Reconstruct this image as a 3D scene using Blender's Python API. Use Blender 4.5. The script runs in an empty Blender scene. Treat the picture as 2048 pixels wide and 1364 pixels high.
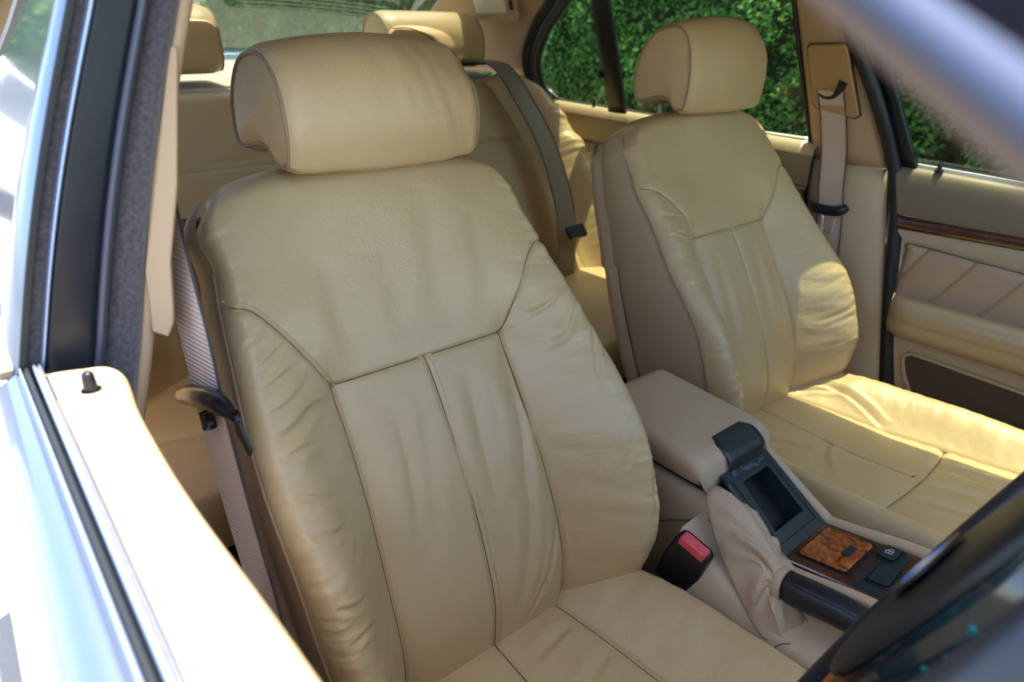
import bpy, bmesh, math, random
import numpy as np
from mathutils import Vector, Matrix
R = math.radians
random.seed(7); rng = np.random.default_rng(7)
C = bpy.context.scene.collection
sc = bpy.context.scene

# ------------------------------------------------------------------ camera
CAM = Vector((-0.7265, -0.5274, 0.2245))
cr, cu, cf = (0.7692, -0.6387, 0.0202), (0.2604, 0.3414, 0.9032), (0.5838, 0.6895, -0.4287)
cam = bpy.data.cameras.new('camera'); camo = bpy.data.objects.new('camera', cam); C.objects.link(camo)
_yaw, _pit, _rol = R(40.2537), R(-25.3512), R(1.2788)
f_ = Vector((math.sin(_yaw)*math.cos(_pit), math.cos(_yaw)*math.cos(_pit), math.sin(_pit)))
r_ = f_.cross(Vector((0,0,1))).normalized(); u_ = r_.cross(f_)
r2 = r_*math.cos(_rol)+u_*math.sin(_rol); u2 = -r_*math.sin(_rol)+u_*math.cos(_rol)
M = Matrix((r2, u2, -f_)).transposed().to_4x4(); M.translation = CAM
camo.matrix_world = M
cam.sensor_width = 36; cam.lens = 1345.14/2048*36
cam.clip_start = 0.01; cam.clip_end = 400
cam.dof.use_dof = True; cam.dof.focus_distance = 0.78; cam.dof.aperture_fstop = 5.0
sc.camera = camo

# ------------------------------------------------------------------ light
SUN_DIR = Vector((0.162, 0.05, 1.0)).normalized()      # towards the sun
world = bpy.data.worlds.new('World'); sc.world = world; world.use_nodes = True
wn = world.node_tree.nodes; wl = world.node_tree.links
sky = wn.new('ShaderNodeTexSky'); sky.sky_type = 'NISHITA'; sky.sun_disc = False
sky.sun_elevation = math.asin(SUN_DIR.z); sky.sun_rotation = math.atan2(SUN_DIR.x, SUN_DIR.y)
sky.air_density = 1.0; sky.dust_density = 2.0; sky.ozone_density = 1.0
wn['Background'].inputs[1].default_value = 0.15
wl.new(sky.outputs[0], wn['Background'].inputs[0])
sun = bpy.data.lights.new('sun', 'SUN'); sun.energy = 2.8; sun.angle = R(0.55); sun.color = (1, 0.95, 0.86)
suno = bpy.data.objects.new('sun', sun); C.objects.link(suno)
suno.rotation_euler = SUN_DIR.to_track_quat('Z', 'Y').to_euler()
sc.view_settings.view_transform = 'Standard'; sc.view_settings.look = 'None'
sc.view_settings.exposure = 2.58; sc.view_settings.gamma = 1.0
try: sc.view_settings.use_curve_mapping = False
except Exception: pass
sc.render.engine = 'CYCLES'
cy = sc.cycles
cy.use_denoising = True; cy.max_bounces = 10; cy.diffuse_bounces = 6; cy.transparent_max_bounces = 16
cy.caustics_reflective = False; cy.caustics_refractive = False; cy.sample_clamp_indirect = 8

# ------------------------------------------------------------------ materials
def mat(name, col, rough=0.5, metal=0.0, coat=0.0, spec=0.5, bumps=(), var=None, sheen=0.0):
    """bumps: (kind, scale, strength, (sx,sy,sz)); var: (scale, amount, colour2)"""
    m = bpy.data.materials.new(name); m.use_nodes = True
    nt = m.node_tree; N = nt.nodes; L = nt.links; b = N['Principled BSDF']
    b.inputs['Base Color'].default_value = (*col, 1); b.inputs['Roughness'].default_value = rough
    b.inputs['Metallic'].default_value = metal; b.inputs['Coat Weight'].default_value = coat
    b.inputs['Coat Roughness'].default_value = 0.06
    b.inputs['Specular IOR Level'].default_value = spec
    b.inputs['Sheen Weight'].default_value = sheen
    tc = N.new('ShaderNodeTexCoord')
    last = None
    for kind, scale, stren, st in bumps:
        mp = N.new('ShaderNodeMapping'); mp.inputs['Scale'].default_value = st
        L.new(tc.outputs['Object'], mp.inputs[0])
        if kind == 'noise':
            t = N.new('ShaderNodeTexNoise'); t.inputs['Scale'].default_value = scale; t.inputs['Detail'].default_value = 5
            out = t.outputs['Fac']
        elif kind == 'voro':
            t = N.new('ShaderNodeTexVoronoi'); t.feature = 'DISTANCE_TO_EDGE'; t.inputs['Scale'].default_value = scale; out = t.outputs['Distance']
        elif kind == 'wave':
            t = N.new('ShaderNodeTexWave'); t.inputs['Scale'].default_value = scale; t.bands_direction = 'Z'; out = t.outputs['Fac']
        L.new(mp.outputs[0], t.inputs['Vector'])
        bp = N.new('ShaderNodeBump'); bp.inputs['Strength'].default_value = stren; bp.inputs['Distance'].default_value = 0.002
        L.new(out, bp.inputs['Height'])
        if last: L.new(last.outputs[0], bp.inputs['Normal'])
        last = bp
    if last: L.new(last.outputs[0], b.inputs['Normal'])
    if var:
        t = N.new('ShaderNodeTexNoise'); t.inputs['Scale'].default_value = var[0]; t.inputs['Detail'].default_value = 4
        L.new(tc.outputs['Object'], t.inputs['Vector'])
        cr_ = N.new('ShaderNodeValToRGB'); cr_.color_ramp.elements[0].position = 0.5-var[1]/2; cr_.color_ramp.elements[1].position = 0.5+var[1]/2
        cr_.color_ramp.elements[0].color = (*col, 1); cr_.color_ramp.elements[1].color = (*var[2], 1)
        L.new(t.outputs['Fac'], cr_.inputs[0]); L.new(cr_.outputs[0], b.inputs['Base Color'])
    return m
LB = (('voro', 420, 0.22, (1,1,1)), ('noise', 70, 0.22, (1,1,1)))
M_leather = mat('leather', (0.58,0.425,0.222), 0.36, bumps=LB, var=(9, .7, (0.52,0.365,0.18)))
M_leather_side_shaded = mat('leather_side_shaded', (0.42,0.29,0.17), 0.45, bumps=LB)  # same leather, darker: shade on the seat sides put into the colour
M_seam = mat('seam_thread', (0.17,0.115,0.06), 0.8)
M_stitch = mat('stitch_thread', (0.48,0.38,0.24), 0.7)
M_piping = mat('piping', (0.30,0.215,0.13), 0.5)
M_plastic = mat('beige_plastic', (0.53,0.39,0.245), 0.5, bumps=(('noise', 500, .12, (1,1,1)),))
M_trim = mat('pillar_trim', (0.47,0.315,0.18), 0.6, bumps=(('noise', 700, .15, (1,1,1)),))
M_plate = mat('adjuster_plate', (0.42,0.26,0.115), 0.55)
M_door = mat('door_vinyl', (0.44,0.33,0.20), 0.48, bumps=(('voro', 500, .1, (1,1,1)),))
M_door_shaded = mat('door_vinyl_shaded', (0.19,0.15,0.095), 0.4, bumps=(('voro', 500, .1, (1,1,1)),))  # door vinyl again, darkened to paint in the shade below the edge
M_door_leather = mat('door_leather', (0.43,0.29,0.19), 0.5, bumps=LB)
M_black = mat('black_plastic', (0.009,0.010,0.013), 0.35, bumps=(('noise', 900, .08, (1,1,1)),))
M_teal = mat('dark_teal_plastic', (0.012,0.021,0.026), 0.30, bumps=(('noise', 900, .08, (1,1,1)),), var=(60,.6,(0.018,0.03,0.036)))
M_panel = mat('pillar_gloss_black', (0.010,0.012,0.018), 0.3, spec=.35, var=(25,.5,(0.016,0.019,0.026)))
M_rubber = mat('rubber', (0.05,0.055,0.075), 0.35)
M_fuzz = mat('flocked_seal', (0.035,0.031,0.036), 0.95, sheen=0.5, bumps=(('noise', 900, .6, (1,1,1)),), var=(300,.5,(0.13,0.11,0.12)))
M_seal = mat('door_seal', (0.01,0.012,0.012), 0.5)
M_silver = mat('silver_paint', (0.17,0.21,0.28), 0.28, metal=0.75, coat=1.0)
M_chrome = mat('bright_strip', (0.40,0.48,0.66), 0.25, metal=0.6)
M_frame = mat('grey_frame', (0.075,0.088,0.135), 0.85, spec=.08)
M_tongue = mat('tongue_plastic', (0.004,0.0045,0.006), 0.22, spec=.3)
M_matte = mat('matte_black', (0.006,0.006,0.009), 1.0, spec=0.0)
M_brown = mat('brown_trim', (0.13,0.095,0.075), 0.8, spec=.1)
M_metal = mat('tongue_steel', (0.66,0.64,0.60), 0.35, metal=0.6)
M_belt = mat('belt_webbing', (0.60,0.45,0.36), 0.62, bumps=(('wave', 80, .45, (1,1,1)),))
M_belt_edge = mat('belt_edge', (0.05,0.045,0.045), 0.8)
M_belt_grey = mat('grey_belt_webbing', (0.24,0.205,0.155), 0.6)
M_red = mat('red_button', (0.72,0.06,0.08), 0.4, var=(120,.5,(0.80,0.14,0.15)))
M_gaiter = mat('gaiter_leather', (0.56,0.41,0.275), 0.55, bumps=(('voro', 350, .2, (1,1,1)),), var=(60,.6,(0.50,0.36,0.235)))
M_grip = mat('grip_leather', (0.013,0.016,0.022), 0.36, bumps=(('voro', 600, .15, (1,1,1)),))
M_hub = mat('airbag_vinyl', (0.012,0.0125,0.012), 0.42, spec=.35, bumps=(('noise', 700, .2, (1,1,1)),))
M_hub_gloss = mat('spoke_gloss', (0.008,0.022,0.026), 0.12, coat=0.6)  # dark teal base stands in for teal reflections
M_glint = mat('glint_teal', (0.01,0.16,0.145), 0.4)  # colour of the painted reflections on the hub side
M_white = mat('white_enamel', (0.75,0.78,0.80), 0.5, spec=.2)
M_blue = mat('blue_enamel', (0.03,0.14,0.60), 0.5, spec=.2)
M_rim = mat('rim_leather', (0.016,0.018,0.025), 0.38, bumps=(('voro', 600, .1, (1,1,1)),))
M_carpet = mat('carpet', (0.035,0.03,0.028), 0.95)
M_head = mat('headliner', (0.42,0.31,0.20), 0.9)
M_hole = mat('dark_recess', (0.006,0.006,0.007), 0.5)
M_pocket = mat('pocket_carpet', (0.075,0.052,0.036), .9)
M_light = mat('lamp_lens', (0.75,0.66,0.48), 0.3)
M_ground = mat('paving', (0.24,0.23,0.21), 0.9, bumps=(('noise', 120, .4, (1,1,1)),), var=(3,.6,(0.32,0.30,0.27)))
M_shelf = mat('shelf_cloth', (0.50,0.46,0.38), 0.85)
M_carwhite = mat('white_paint', (0.8,0.8,0.8), 0.3, coat=1)  # parked car's paint; on the sill strips it stands for sunlight
M_tyre = mat('tyre', (0.02,0.02,0.02), 0.8)
M_wall = mat('render_wall', (0.42,0.38,0.37), 0.9, bumps=(('noise', 30, .4, (1,1,1)),), var=(6,.5,(0.34,0.31,0.30)))
M_glue = mat('worn_glue', (0.07,0.10,0.15), 0.5)

def wood_mat(name, a, b_, c_, scale, rough=.12):
    m = bpy.data.materials.new(name); m.use_nodes = True; nt = m.node_tree; N = nt.nodes; L = nt.links; b = N['Principled BSDF']
    tc = N.new('ShaderNodeTexCoord'); n1 = N.new('ShaderNodeTexNoise'); n1.inputs['Scale'].default_value = scale; n1.inputs['Detail'].default_value = 9
    n1.inputs['Distortion'].default_value = 2.6; n1.inputs['Roughness'].default_value = .62
    L.new(tc.outputs['Object'], n1.inputs['Vector'])
    r = N.new('ShaderNodeValToRGB'); e = r.color_ramp.elements
    e[0].position = .36; e[0].color = (*a, 1); e[1].position = .64; e[1].color = (*c_, 1)
    k = e.new(.5); k.color = (*b_, 1)
    L.new(n1.outputs['Fac'], r.inputs[0]); L.new(r.outputs[0], b.inputs['Base Color'])
    b.inputs['Roughness'].default_value = .3; b.inputs['Coat Weight'].default_value = 1; b.inputs['Coat Roughness'].default_value = rough*.4
    return m
M_burl = wood_mat('burl_wood', (0.05,0.010,0.003), (0.33,0.075,0.012), (0.55,0.17,0.03), 38)
M_wood = wood_mat('dark_wood', (0.022,0.006,0.004), (0.055,0.014,0.008), (0.10,0.028,0.014), 45)

def glass_mat(name, tint, haze=0.0, haze_col=(.5,.5,.45)):
    m = bpy.data.materials.new(name); m.use_nodes = True; nt = m.node_tree; N = nt.nodes; L = nt.links
    N.remove(N['Principled BSDF']); o = N['Material Output']
    t = N.new('ShaderNodeBsdfTransparent'); t.inputs[0].default_value = (*tint, 1)
    g = N.new('ShaderNodeBsdfGlossy'); g.inputs['Roughness'].default_value = 0.01
    lw = N.new('ShaderNodeLayerWeight'); lw.inputs[0].default_value = .5
    pw = N.new('ShaderNodeMath'); pw.operation = 'POWER'; pw.inputs[1].default_value = 5; L.new(lw.outputs['Facing'], pw.inputs[0])
    fr = N.new('ShaderNodeMath'); fr.operation = 'MULTIPLY_ADD'; fr.inputs[1].default_value = .93; fr.inputs[2].default_value = .05; L.new(pw.outputs[0], fr.inputs[0])
    mx = N.new('ShaderNodeMixShader'); L.new(fr.outputs[0], mx.inputs[0]); L.new(t.outputs[0], mx.inputs[1]); L.new(g.outputs[0], mx.inputs[2])
    out = mx
    if haze:
        d = N.new('ShaderNodeBsdfDiffuse'); d.inputs[0].default_value = (*haze_col, 1)  # reflection haze over the pane, mixed in as flat pale colour
        m2 = N.new('ShaderNodeMixShader'); m2.inputs[0].default_value = haze
        L.new(mx.outputs[0], m2.inputs[1]); L.new(d.outputs[0], m2.inputs[2]); out = m2
    L.new(out.outputs[0], o.inputs[0])
    return m
M_glass = glass_mat('tinted_glass', (0.38,0.42,0.29))
M_glass_rear = glass_mat('rear_glass', (0.29,0.33,0.27), 0.07)
M_glass_dark = glass_mat('dark_side_glass', (0.16,0.18,0.17))
M_glass_front = glass_mat('windscreen_glass', (0.80,0.85,0.80))

def leaf_mat(name, c1, c2, transl=0.35):
    m = bpy.data.materials.new(name); m.use_nodes = True; nt = m.node_tree; N = nt.nodes; L = nt.links; b = N['Principled BSDF']
    o = N['Material Output']
    oi = N.new('ShaderNodeNewGeometry'); r = N.new('ShaderNodeValToRGB')
    r.color_ramp.elements[0].color = (*c1, 1); r.color_ramp.elements[1].color = (*c2, 1)
    L.new(oi.outputs['Random Per Island'], r.inputs[0]); L.new(r.outputs[0], b.inputs['Base Color'])
    b.inputs['Roughness'].default_value = .55
    t = N.new('ShaderNodeBsdfTranslucent'); L.new(r.outputs[0], t.inputs[0])
    mx = N.new('ShaderNodeMixShader'); mx.inputs[0].default_value = transl
    L.new(b.outputs[0], mx.inputs[1]); L.new(t.outputs[0], mx.inputs[2]); L.new(mx.outputs[0], o.inputs[0])
    return m
M_leaf = leaf_mat('hedge_leaf', (0.05,0.18,0.035), (0.19,0.44,0.09))
M_leaf2 = leaf_mat('tree_leaf', (0.06,0.15,0.02), (0.14,0.28,0.04))
M_twig = mat('hedge_core', (0.010,0.022,0.008), 0.95)

# ------------------------------------------------------------------ helpers
def thing(name, label, cat, loc=(0,0,0), group=None):
    o = bpy.data.objects.new(name, None); C.objects.link(o); o.location = loc; o.empty_display_size = .05
    o['label'] = label; o['category'] = cat
    if group: o['group'] = group
    return o
def tag(o, label, cat, group=None, kind=None):
    if label: o['label'] = label
    if cat: o['category'] = cat
    if group: o['group'] = group
    if kind: o['kind'] = kind
    return o
def npmesh(name, V, F, material, parent=None, smooth=True, label=None):
    """V world coordinates; converted to the parent's space"""
    V = np.asarray(V, dtype=np.float64)
    if parent is not None:
        w = Vector((0,0,0)); p = parent
        while p is not None: w = w + p.location; p = p.parent
        V = V - np.array(w)
    me = bpy.data.meshes.new(name)
    F = np.asarray(F) if not isinstance(F, list) else F
    if isinstance(F, np.ndarray):
        k = F.shape[1]; me.vertices.add(len(V)); me.vertices.foreach_set('co', V.astype(np.float32).ravel())
        me.loops.add(F.size); me.loops.foreach_set('vertex_index', F.astype(np.int32).ravel())
        me.polygons.add(len(F)); me.polygons.foreach_set('loop_start', np.arange(0, F.size, k, dtype=np.int32))
        me.update(calc_edges=True); me.validate()
    else:
        me.from_pydata([tuple(v) for v in V], [], F); me.update()
    if smooth: me.polygons.foreach_set('use_smooth', [True]*len(me.polygons))
    me.materials.append(material)
    o = bpy.data.objects.new(name, me); C.objects.link(o)
    if parent is not None: o.parent = parent
    if label: o['label'] = label
    return o
def gridF(nu, nv, cu_=False, cv_=False):
    i = np.arange(nu if cu_ else nu-1); j = np.arange(nv if cv_ else nv-1)
    I, J = np.meshgrid(i, j, indexing='ij'); I2 = (I+1) % nu; J2 = (J+1) % nv
    return np.stack([I*nv+J, I2*nv+J, I2*nv+J2, I*nv+J2], -1).reshape(-1, 4)
def grid(name, P, material, parent=None, cu_=False, cv_=False, flip=False, thick=0, label=None):
    nu, nv = P.shape[:2]; F = gridF(nu, nv, cu_, cv_)
    if flip: F = F[:, ::-1]
    o = npmesh(name, P.reshape(-1, 3), F, material, parent, label=label)
    if thick:
        s = o.modifiers.new('solid', 'SOLIDIFY'); s.thickness = thick; s.offset = -1
    return o
def smoothpath(pts, n=8, closed=False):
    P = np.array(pts, float); N = len(P); out = []
    rngk = range(N if closed else N-1)
    for i in rngk:
        p0 = P[(i-1) % N] if (closed or i > 0) else 2*P[0]-P[1]
        p1, p2 = P[i], P[(i+1) % N]
        p3 = P[(i+2) % N] if (closed or i+2 < N) else 2*P[-1]-P[-2]
        for t in np.linspace(0, 1, n, endpoint=False):
            out.append(.5*((2*p1)+(-p0+p2)*t+(2*p0-5*p1+4*p2-p3)*t*t+(-p0+3*p1-3*p2+p3)*t**3))
    if not closed: out.append(P[-1])
    return np.array(out)
def tube(name, pts, r, material, parent=None, smooth=6, seg=10, closed=False, ry=None, label=None, up=None):
    """round tube along a path; r a number or one per control point"""
    P = smoothpath(pts, smooth, closed) if smooth > 1 else np.array(pts, float)
    n = len(P)
    rr = np.interp(np.linspace(0, 1, n), np.linspace(0, 1, len(r)), r) if hasattr(r, '__len__') else np.full(n, r)
    T = np.gradient(P, axis=0) if not closed else np.roll(P, -1, 0)-np.roll(P, 1, 0)
    T /= np.linalg.norm(T, axis=1)[:, None]+1e-12
    V = np.empty((n, seg, 3)); u = np.array(up if up is not None else (0, 0, 1.))
    if abs(T[0]@u) > .9 and up is None: u = np.array((1., 0, 0))
    for i in range(n):
        a = np.cross(T[i], u); a /= np.linalg.norm(a)+1e-12; b = np.cross(a, T[i])
        if up is None: u = b
        for k in range(seg):
            th = 2*math.pi*k/seg; V[i, k] = P[i]+rr[i]*(a*math.cos(th)*(ry or 1)+b*math.sin(th))
    F = gridF(n, seg, closed, True).tolist()
    VV = V.reshape(-1, 3)
    if not closed: F.append(list(range(seg))[::-1]); F.append([(n-1)*seg+k for k in range(seg)])
    return npmesh(name, VV, F, material, parent, label=label)
def ribbon(name, pts, width, wdir, thick, material, parent=None, smooth=8, label=None):
    """flat strap with thickness; wdir = width direction (one, or one per point)"""
    P = smoothpath(pts, smooth); n = len(P)
    W = np.array(wdir, float)
    if W.ndim == 1: W = np.tile(W, (n, 1))
    else: W = smoothpath(W, smooth)
    W /= np.linalg.norm(W, axis=1)[:, None]
    T = np.gradient(P, axis=0); T /= np.linalg.norm(T, axis=1)[:, None]
    Nn = np.cross(T, W); Nn /= np.linalg.norm(Nn, axis=1)[:, None]
    h, t = width/2, thick/2
    prof = [(-h, -t), (h, -t), (h+t*.5, 0), (h, t), (-h, t), (-h-t*.5, 0)]
    V = np.stack([P+W*a+Nn*b for a, b in prof], 1)
    F = gridF(n, 6, False, True).tolist(); F += [list(range(6))[::-1], [(n-1)*6+k for k in range(6)]]
    o = npmesh(name, V.reshape(-1, 3), F, material, parent, smooth=False, label=label)
    return o
def slab(name, pts, depth, material, parent=None, bevel=0.0, seg=3, label=None, smooth=True):
    """pts: 3D outline of one face; depth: extrusion vector"""
    n = len(pts); P = np.array(pts, float); D = np.array(depth, float)
    V = np.vstack([P, P+D]); F = [list(range(n)), [n+i for i in range(n)][::-1]]
    for i in range(n): F.append([(i+1) % n, i, n+i, n+(i+1) % n])
    o = npmesh(name, V, F, material, parent, smooth=False, label=label)
    bm = bmesh.new(); bm.from_mesh(o.data); bmesh.ops.recalc_face_normals(bm, faces=bm.faces); bm.to_mesh(o.data); bm.free()
    if bevel:
        m = o.modifiers.new('bevel', 'BEVEL'); m.width = bevel; m.segments = seg; m.limit_method = 'ANGLE'; m.angle_limit = R(35)
        if smooth:
            o.data.polygons.foreach_set('use_smooth', [True]*len(o.data.polygons))
            wnm = o.modifiers.new('wn', 'WEIGHTED_NORMAL'); wnm.keep_sharp = False
    return o
def box(name, lo, hi, material, parent=None, bevel=0.0, label=None):
    (x0, y0, z0), (x1, y1, z1) = lo, hi
    return slab(name, [(x0,y0,z0),(x1,y0,z0),(x1,y1,z0),(x0,y1,z0)], (0,0,z1-z0), material, parent, bevel, label=label)
def rrect(cx, cy, w, h, r, n=5):
    out = []
    for sx, sy, a0 in ((1,1,0),(-1,1,90),(-1,-1,180),(1,-1,270)):
        for k in range(n+1):
            a = R(a0+90*k/n); out.append((cx+sx*(w/2-r)+r*math.cos(a), cy+sy*(h/2-r)+r*math.sin(a)))
    return out
def onplane(pts2, o, ex, ey):
    o, ex, ey = map(lambda v: np.array(v, float), (o, ex, ey))
    return [o+ex*a+ey*b for a, b in pts2]
def sm(a, b, x):
    t = np.clip((x-a)/(b-a), 0, 1); return t*t*(3-2*t)
def vnoise(x, y, seed=0):
    xi = np.floor(x).astype(np.int64); yi = np.floor(y).astype(np.int64); xf = x-xi; yf = y-yi
    def h(a, b):
        n = (a*374761393+b*668265263+seed*1442695041) & 0xffffffff
        n = ((n ^ (n >> 13))*1274126177) & 0xffffffff
        return ((n ^ (n >> 16)) & 0xffff)/65535.0
    u = xf*xf*(3-2*xf); v = yf*yf*(3-2*yf)
    return (h(xi, yi)*(1-u)+h(xi+1, yi)*u)*(1-v)+(h(xi, yi+1)*(1-u)+h(xi+1, yi+1)*u)*v
def fbm(x, y, seed=0, oct=3):
    s = 0; a = .5
    for k in range(oct): s = s+a*(vnoise(x*2**k, y*2**k, seed+k*17)-.5); a *= .5
    return s
def segdist(X, Y, pts):
    """distance to polyline, signed side not kept"""
    D = np.full(X.shape, 9.)
    for (ax, ay), (bx, by) in zip(pts[:-1], pts[1:]):
        dx, dy = bx-ax, by-ay; L2 = dx*dx+dy*dy+1e-12
        t = np.clip(((X-ax)*dx+(Y-ay)*dy)/L2, 0, 1)
        D = np.minimum(D, np.hypot(X-ax-t*dx, Y-ay-t*dy))
    return D
def crease(X, Y, pts, w, a):
    """a soft fold: valley along the polyline with a raised lip, tapering to its ends"""
    P = smoothpath(pts, 6)[:, :2] if len(pts) > 2 else np.array(pts, float)[:, :2]
    H = np.zeros_like(X); n = len(P)
    best = np.full(X.shape, 9.); tt = np.zeros_like(X); side = np.zeros_like(X)
    for i in range(n-1):
        ax, ay = P[i]; dx, dy = P[i+1]-P[i]; L2 = dx*dx+dy*dy+1e-12
        t = np.clip(((X-ax)*dx+(Y-ay)*dy)/L2, 0, 1); ex = X-ax-t*dx; ey = Y-ay-t*dy; d = np.hypot(ex, ey)
        m = d < best; best = np.where(m, d, best); tt = np.where(m, (i+t)/(n-1), tt)
        side = np.where(m, np.sign(dx*ey-dy*ex), side)
    taper = np.sin(np.clip(tt, 0, 1)*math.pi)**.6
    return a*taper*(-np.exp(-(best/w)**2)+.55*np.exp(-((best-1.7*w*np.where(side > 0, 1, 1.6))/(w*1.1))**2))

# ==================================================================== SETTING
def setting(o): o['kind'] = 'structure'; return o
setting(npmesh('ground', [(-60,-60,-.95),(60,-60,-.95),(60,90,-.95),(-60,90,-.95)], [[0,1,2,3]], M_ground, smooth=False))

# ==================================================================== CAR BODY SHELL
body = thing('car_body', 'silver sedan body shell with beige roof pillars and tinted glass around the leather seats', 'car body')
box('floor', (-.77,-1.4,-.70), (.77,1.15,-.655), M_carpet, body)
# roof skin and headliner
def roof_pts(z0, inset):
    ys = np.array([-.54,-.3,.2,.6,.95,1.05]); out = []
    for y in ys:
        hw = np.interp(y, [-.60,.2,.6,1.05], [.515,.568,.535,.490])-inset
        out.append([(x, y, z0+.035*(1-(x/.56)**2)-.02*max(0, (y-.6)/.45)**2) for x in np.linspace(-hw, hw, 13)])
    return np.array(out)
grid('roof', roof_pts(.385, 0), M_silver, body, flip=True, thick=.004)
grid('headliner', roof_pts(.372, .006), M_head, body, flip=True, thick=.004)
# roof rails
for s in (-1, 1):
    tube('roof_rail', [(s*.49,-.60,.352),(s*.545,-.2,.375),(s*.562,.3,.38),(s*.515,.8,.37),(s*.485,1.08,.345)], .022, M_silver if s < 0 else M_trim, body, seg=12)
# windscreen, header, cowl
tube('windscreen_header', [(-.49,-.53,.368),(0,-.58,.392),(.49,-.53,.368)], .018, M_trim, body)
grid('windscreen', np.array([[(x, -.54-.64*t-.05*(1-(x/.62)**2), .370-.33*t) for x in np.linspace(-.49-.16*t, .49+.16*t, 13)] for t in np.linspace(0, 1, 6)]), M_glass_front, body)
# passenger front pillar
tube('front_pillar', [(.50,-.58,.36),(.585,-.88,.20),(.67,-1.2,.04)], [.024,.026,.032], M_trim, body)
# rear glass and parcel shelf
grid('rear_window', np.array([[(x, 1.03+.62*t+.06*(1-(x/.6)**2), .355-.235*t) for x in np.linspace(-.47-.09*t, .47+.09*t, 15)] for t in np.linspace(0, 1, 8)]), M_glass_rear, body)
tube('rear_header', [(-.49,1.03,.352),(0,1.08,.372),(.49,1.03,.352)], .016, M_trim, body)
box('boot_lid', (-.66,1.72,-.3), (.66,2.2,.10), M_silver, body, .03)
sh = slab('parcel_shelf', [(-.56,1.04,.085),(.56,1.04,.085),(.56,1.70,.105),(-.56,1.70,.105)], (0,0,-.03), M_shelf, body, .004)
slab('vent_frame', onplane(rrect(0,0,.52,.07,.02), (.25,1.50,.1035), (1,0,0), (0,1,.03)), (0,0,-.004), M_black, sh)
for k in range(4):
    yy = 1.478+.0145*k
    slab('vent_slat', [(0.02,yy,.1045),(.48,yy,.1045),(.48,yy+.006,.1045),(0.02,yy+.006,.1045)], (0,0,.004), M_shelf, sh)
# rear bulkhead below the shelf
box('bulkhead', (-.62,1.12,-.66), (.62,1.16,.075), M_carpet, body)
# rear quarter (C) pillar trims
for s in (1, -1):
    Pq = []
    for t in np.linspace(0, 1, 12):
        z = .085+.29*t
        yf = float(np.interp(z, [.03,.06,.105,.15,.21,.262,.315,.38], [1.03,1.052,1.062,1.040,.985,.918,.855,.79])); yb = 1.62-.55*t
        xo = .6755-.335*z
        Pq.append([(s*(xo-.10*q**1.5+.012*math.sin(q*3.14)), yf+(yb-yf)*q, z) for q in np.linspace(0, 1, 14)])
    o = grid('rear_pillar_trim', np.array(Pq), M_trim, body, flip=(s < 0), thick=.012)
    if s > 0:
        # interior lamp set in the trim: bezel + lens
        ctr = np.array((.5535,1.085,.262)); ex = np.array((-.16,.98,-.02)); ex /= np.linalg.norm(ex); ez = np.array((-.31,-.02,.95)); ez /= np.linalg.norm(ez)
        nn = np.cross(ez, ex); nn /= np.linalg.norm(nn); nn = nn if nn[0] < 0 else -nn
        bz = slab('lamp_bezel', onplane(rrect(0,0,.17,.07,.02), ctr+nn*.004, ex, ez), nn*.006, M_trim, o, .003)
        slab('lamp_lens', onplane(rrect(0.01,0.008,.115,.042,.006), ctr+nn*.010, ex, ez), nn*.003, M_light, o, .001)
        slab('lamp_switch', onplane(rrect(-.066,0.006,.012,.024,.003), ctr+nn*.010, ex, ez), nn*.004, M_black, o, .001)

# ---- passenger B pillar (upper + lower trims)
bp_ = body
def pil_x(z): return .685-.338*(z+.01)
rows = []
for z in np.linspace(-.018, .40, 18):
    t = (z+.018)/.29; yl = .176+.045*t; yr = .030+.106*t**1.05; row = []
    for q in np.linspace(0, 1, 15):
        row.append((pil_x(z)-.016*math.sin(math.pi*q)**.55+.014, yl+(yr-yl)*q, z))
    rows.append(row)
grid('pillar_trim_upper', np.array(rows), M_trim, body, flip=False, thick=.008)
rows = []
for z in np.linspace(-.66, -.0215, 22):
    t = (-.02-z)/.45; yl = .178-.13*min(1, t)**1.6; yr = .032-.108*min(t, 1.4)
    row = []
    for q in np.linspace(0, 1, 15): row.append((.692-.018*math.sin(math.pi*q)**.55+.01, yl+(yr-yl)*q, z))
    rows.append(row)
grid('pillar_trim_lower', np.array(rows), M_plastic, body, thick=.008)
slab('pillar_core', [(.7035,-.085,-.62),(.7035,.17,-.62),(.7035,.17,-.03),(.7035,.02,-.03)], (.003,0,0), M_seal, body)
# belt height adjuster plate
ex = np.array((0,-1,0.)); ez = np.array((-.32,.12,.94)); ez /= np.linalg.norm(ez); nn = np.array((-.945,0,-.32))
ctr = np.array((.620,.138,.140))
pl = slab('adjuster_plate', onplane([(-.036,.062),(.030,.066),(.036,.058),(.052,-.064),(.042,-.072),(-.030,-.060),(-.040,-.050),(-.042,.055)], ctr, ex, ez), nn*.006, M_plate, body, .003)
slab('adjuster_groove', onplane([(-.038,.064),(.032,.068),(.038,.060),(.054,-.066),(.044,-.074),(-.032,-.062),(-.042,-.052),(-.044,.057)], ctr-nn*.0015, ex, ez), nn*.004, M_wood, pl)
tube('adjuster_slot', [ctr+nn*.006+ex*a+ez*b for a, b in [(-.022,-.028),(-.012,-.034),(.004,-.032),(.018,-.018),(.026,-.002)]], [.0045,.004,.0045,.008,.0085], M_hole, pl)
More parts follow.
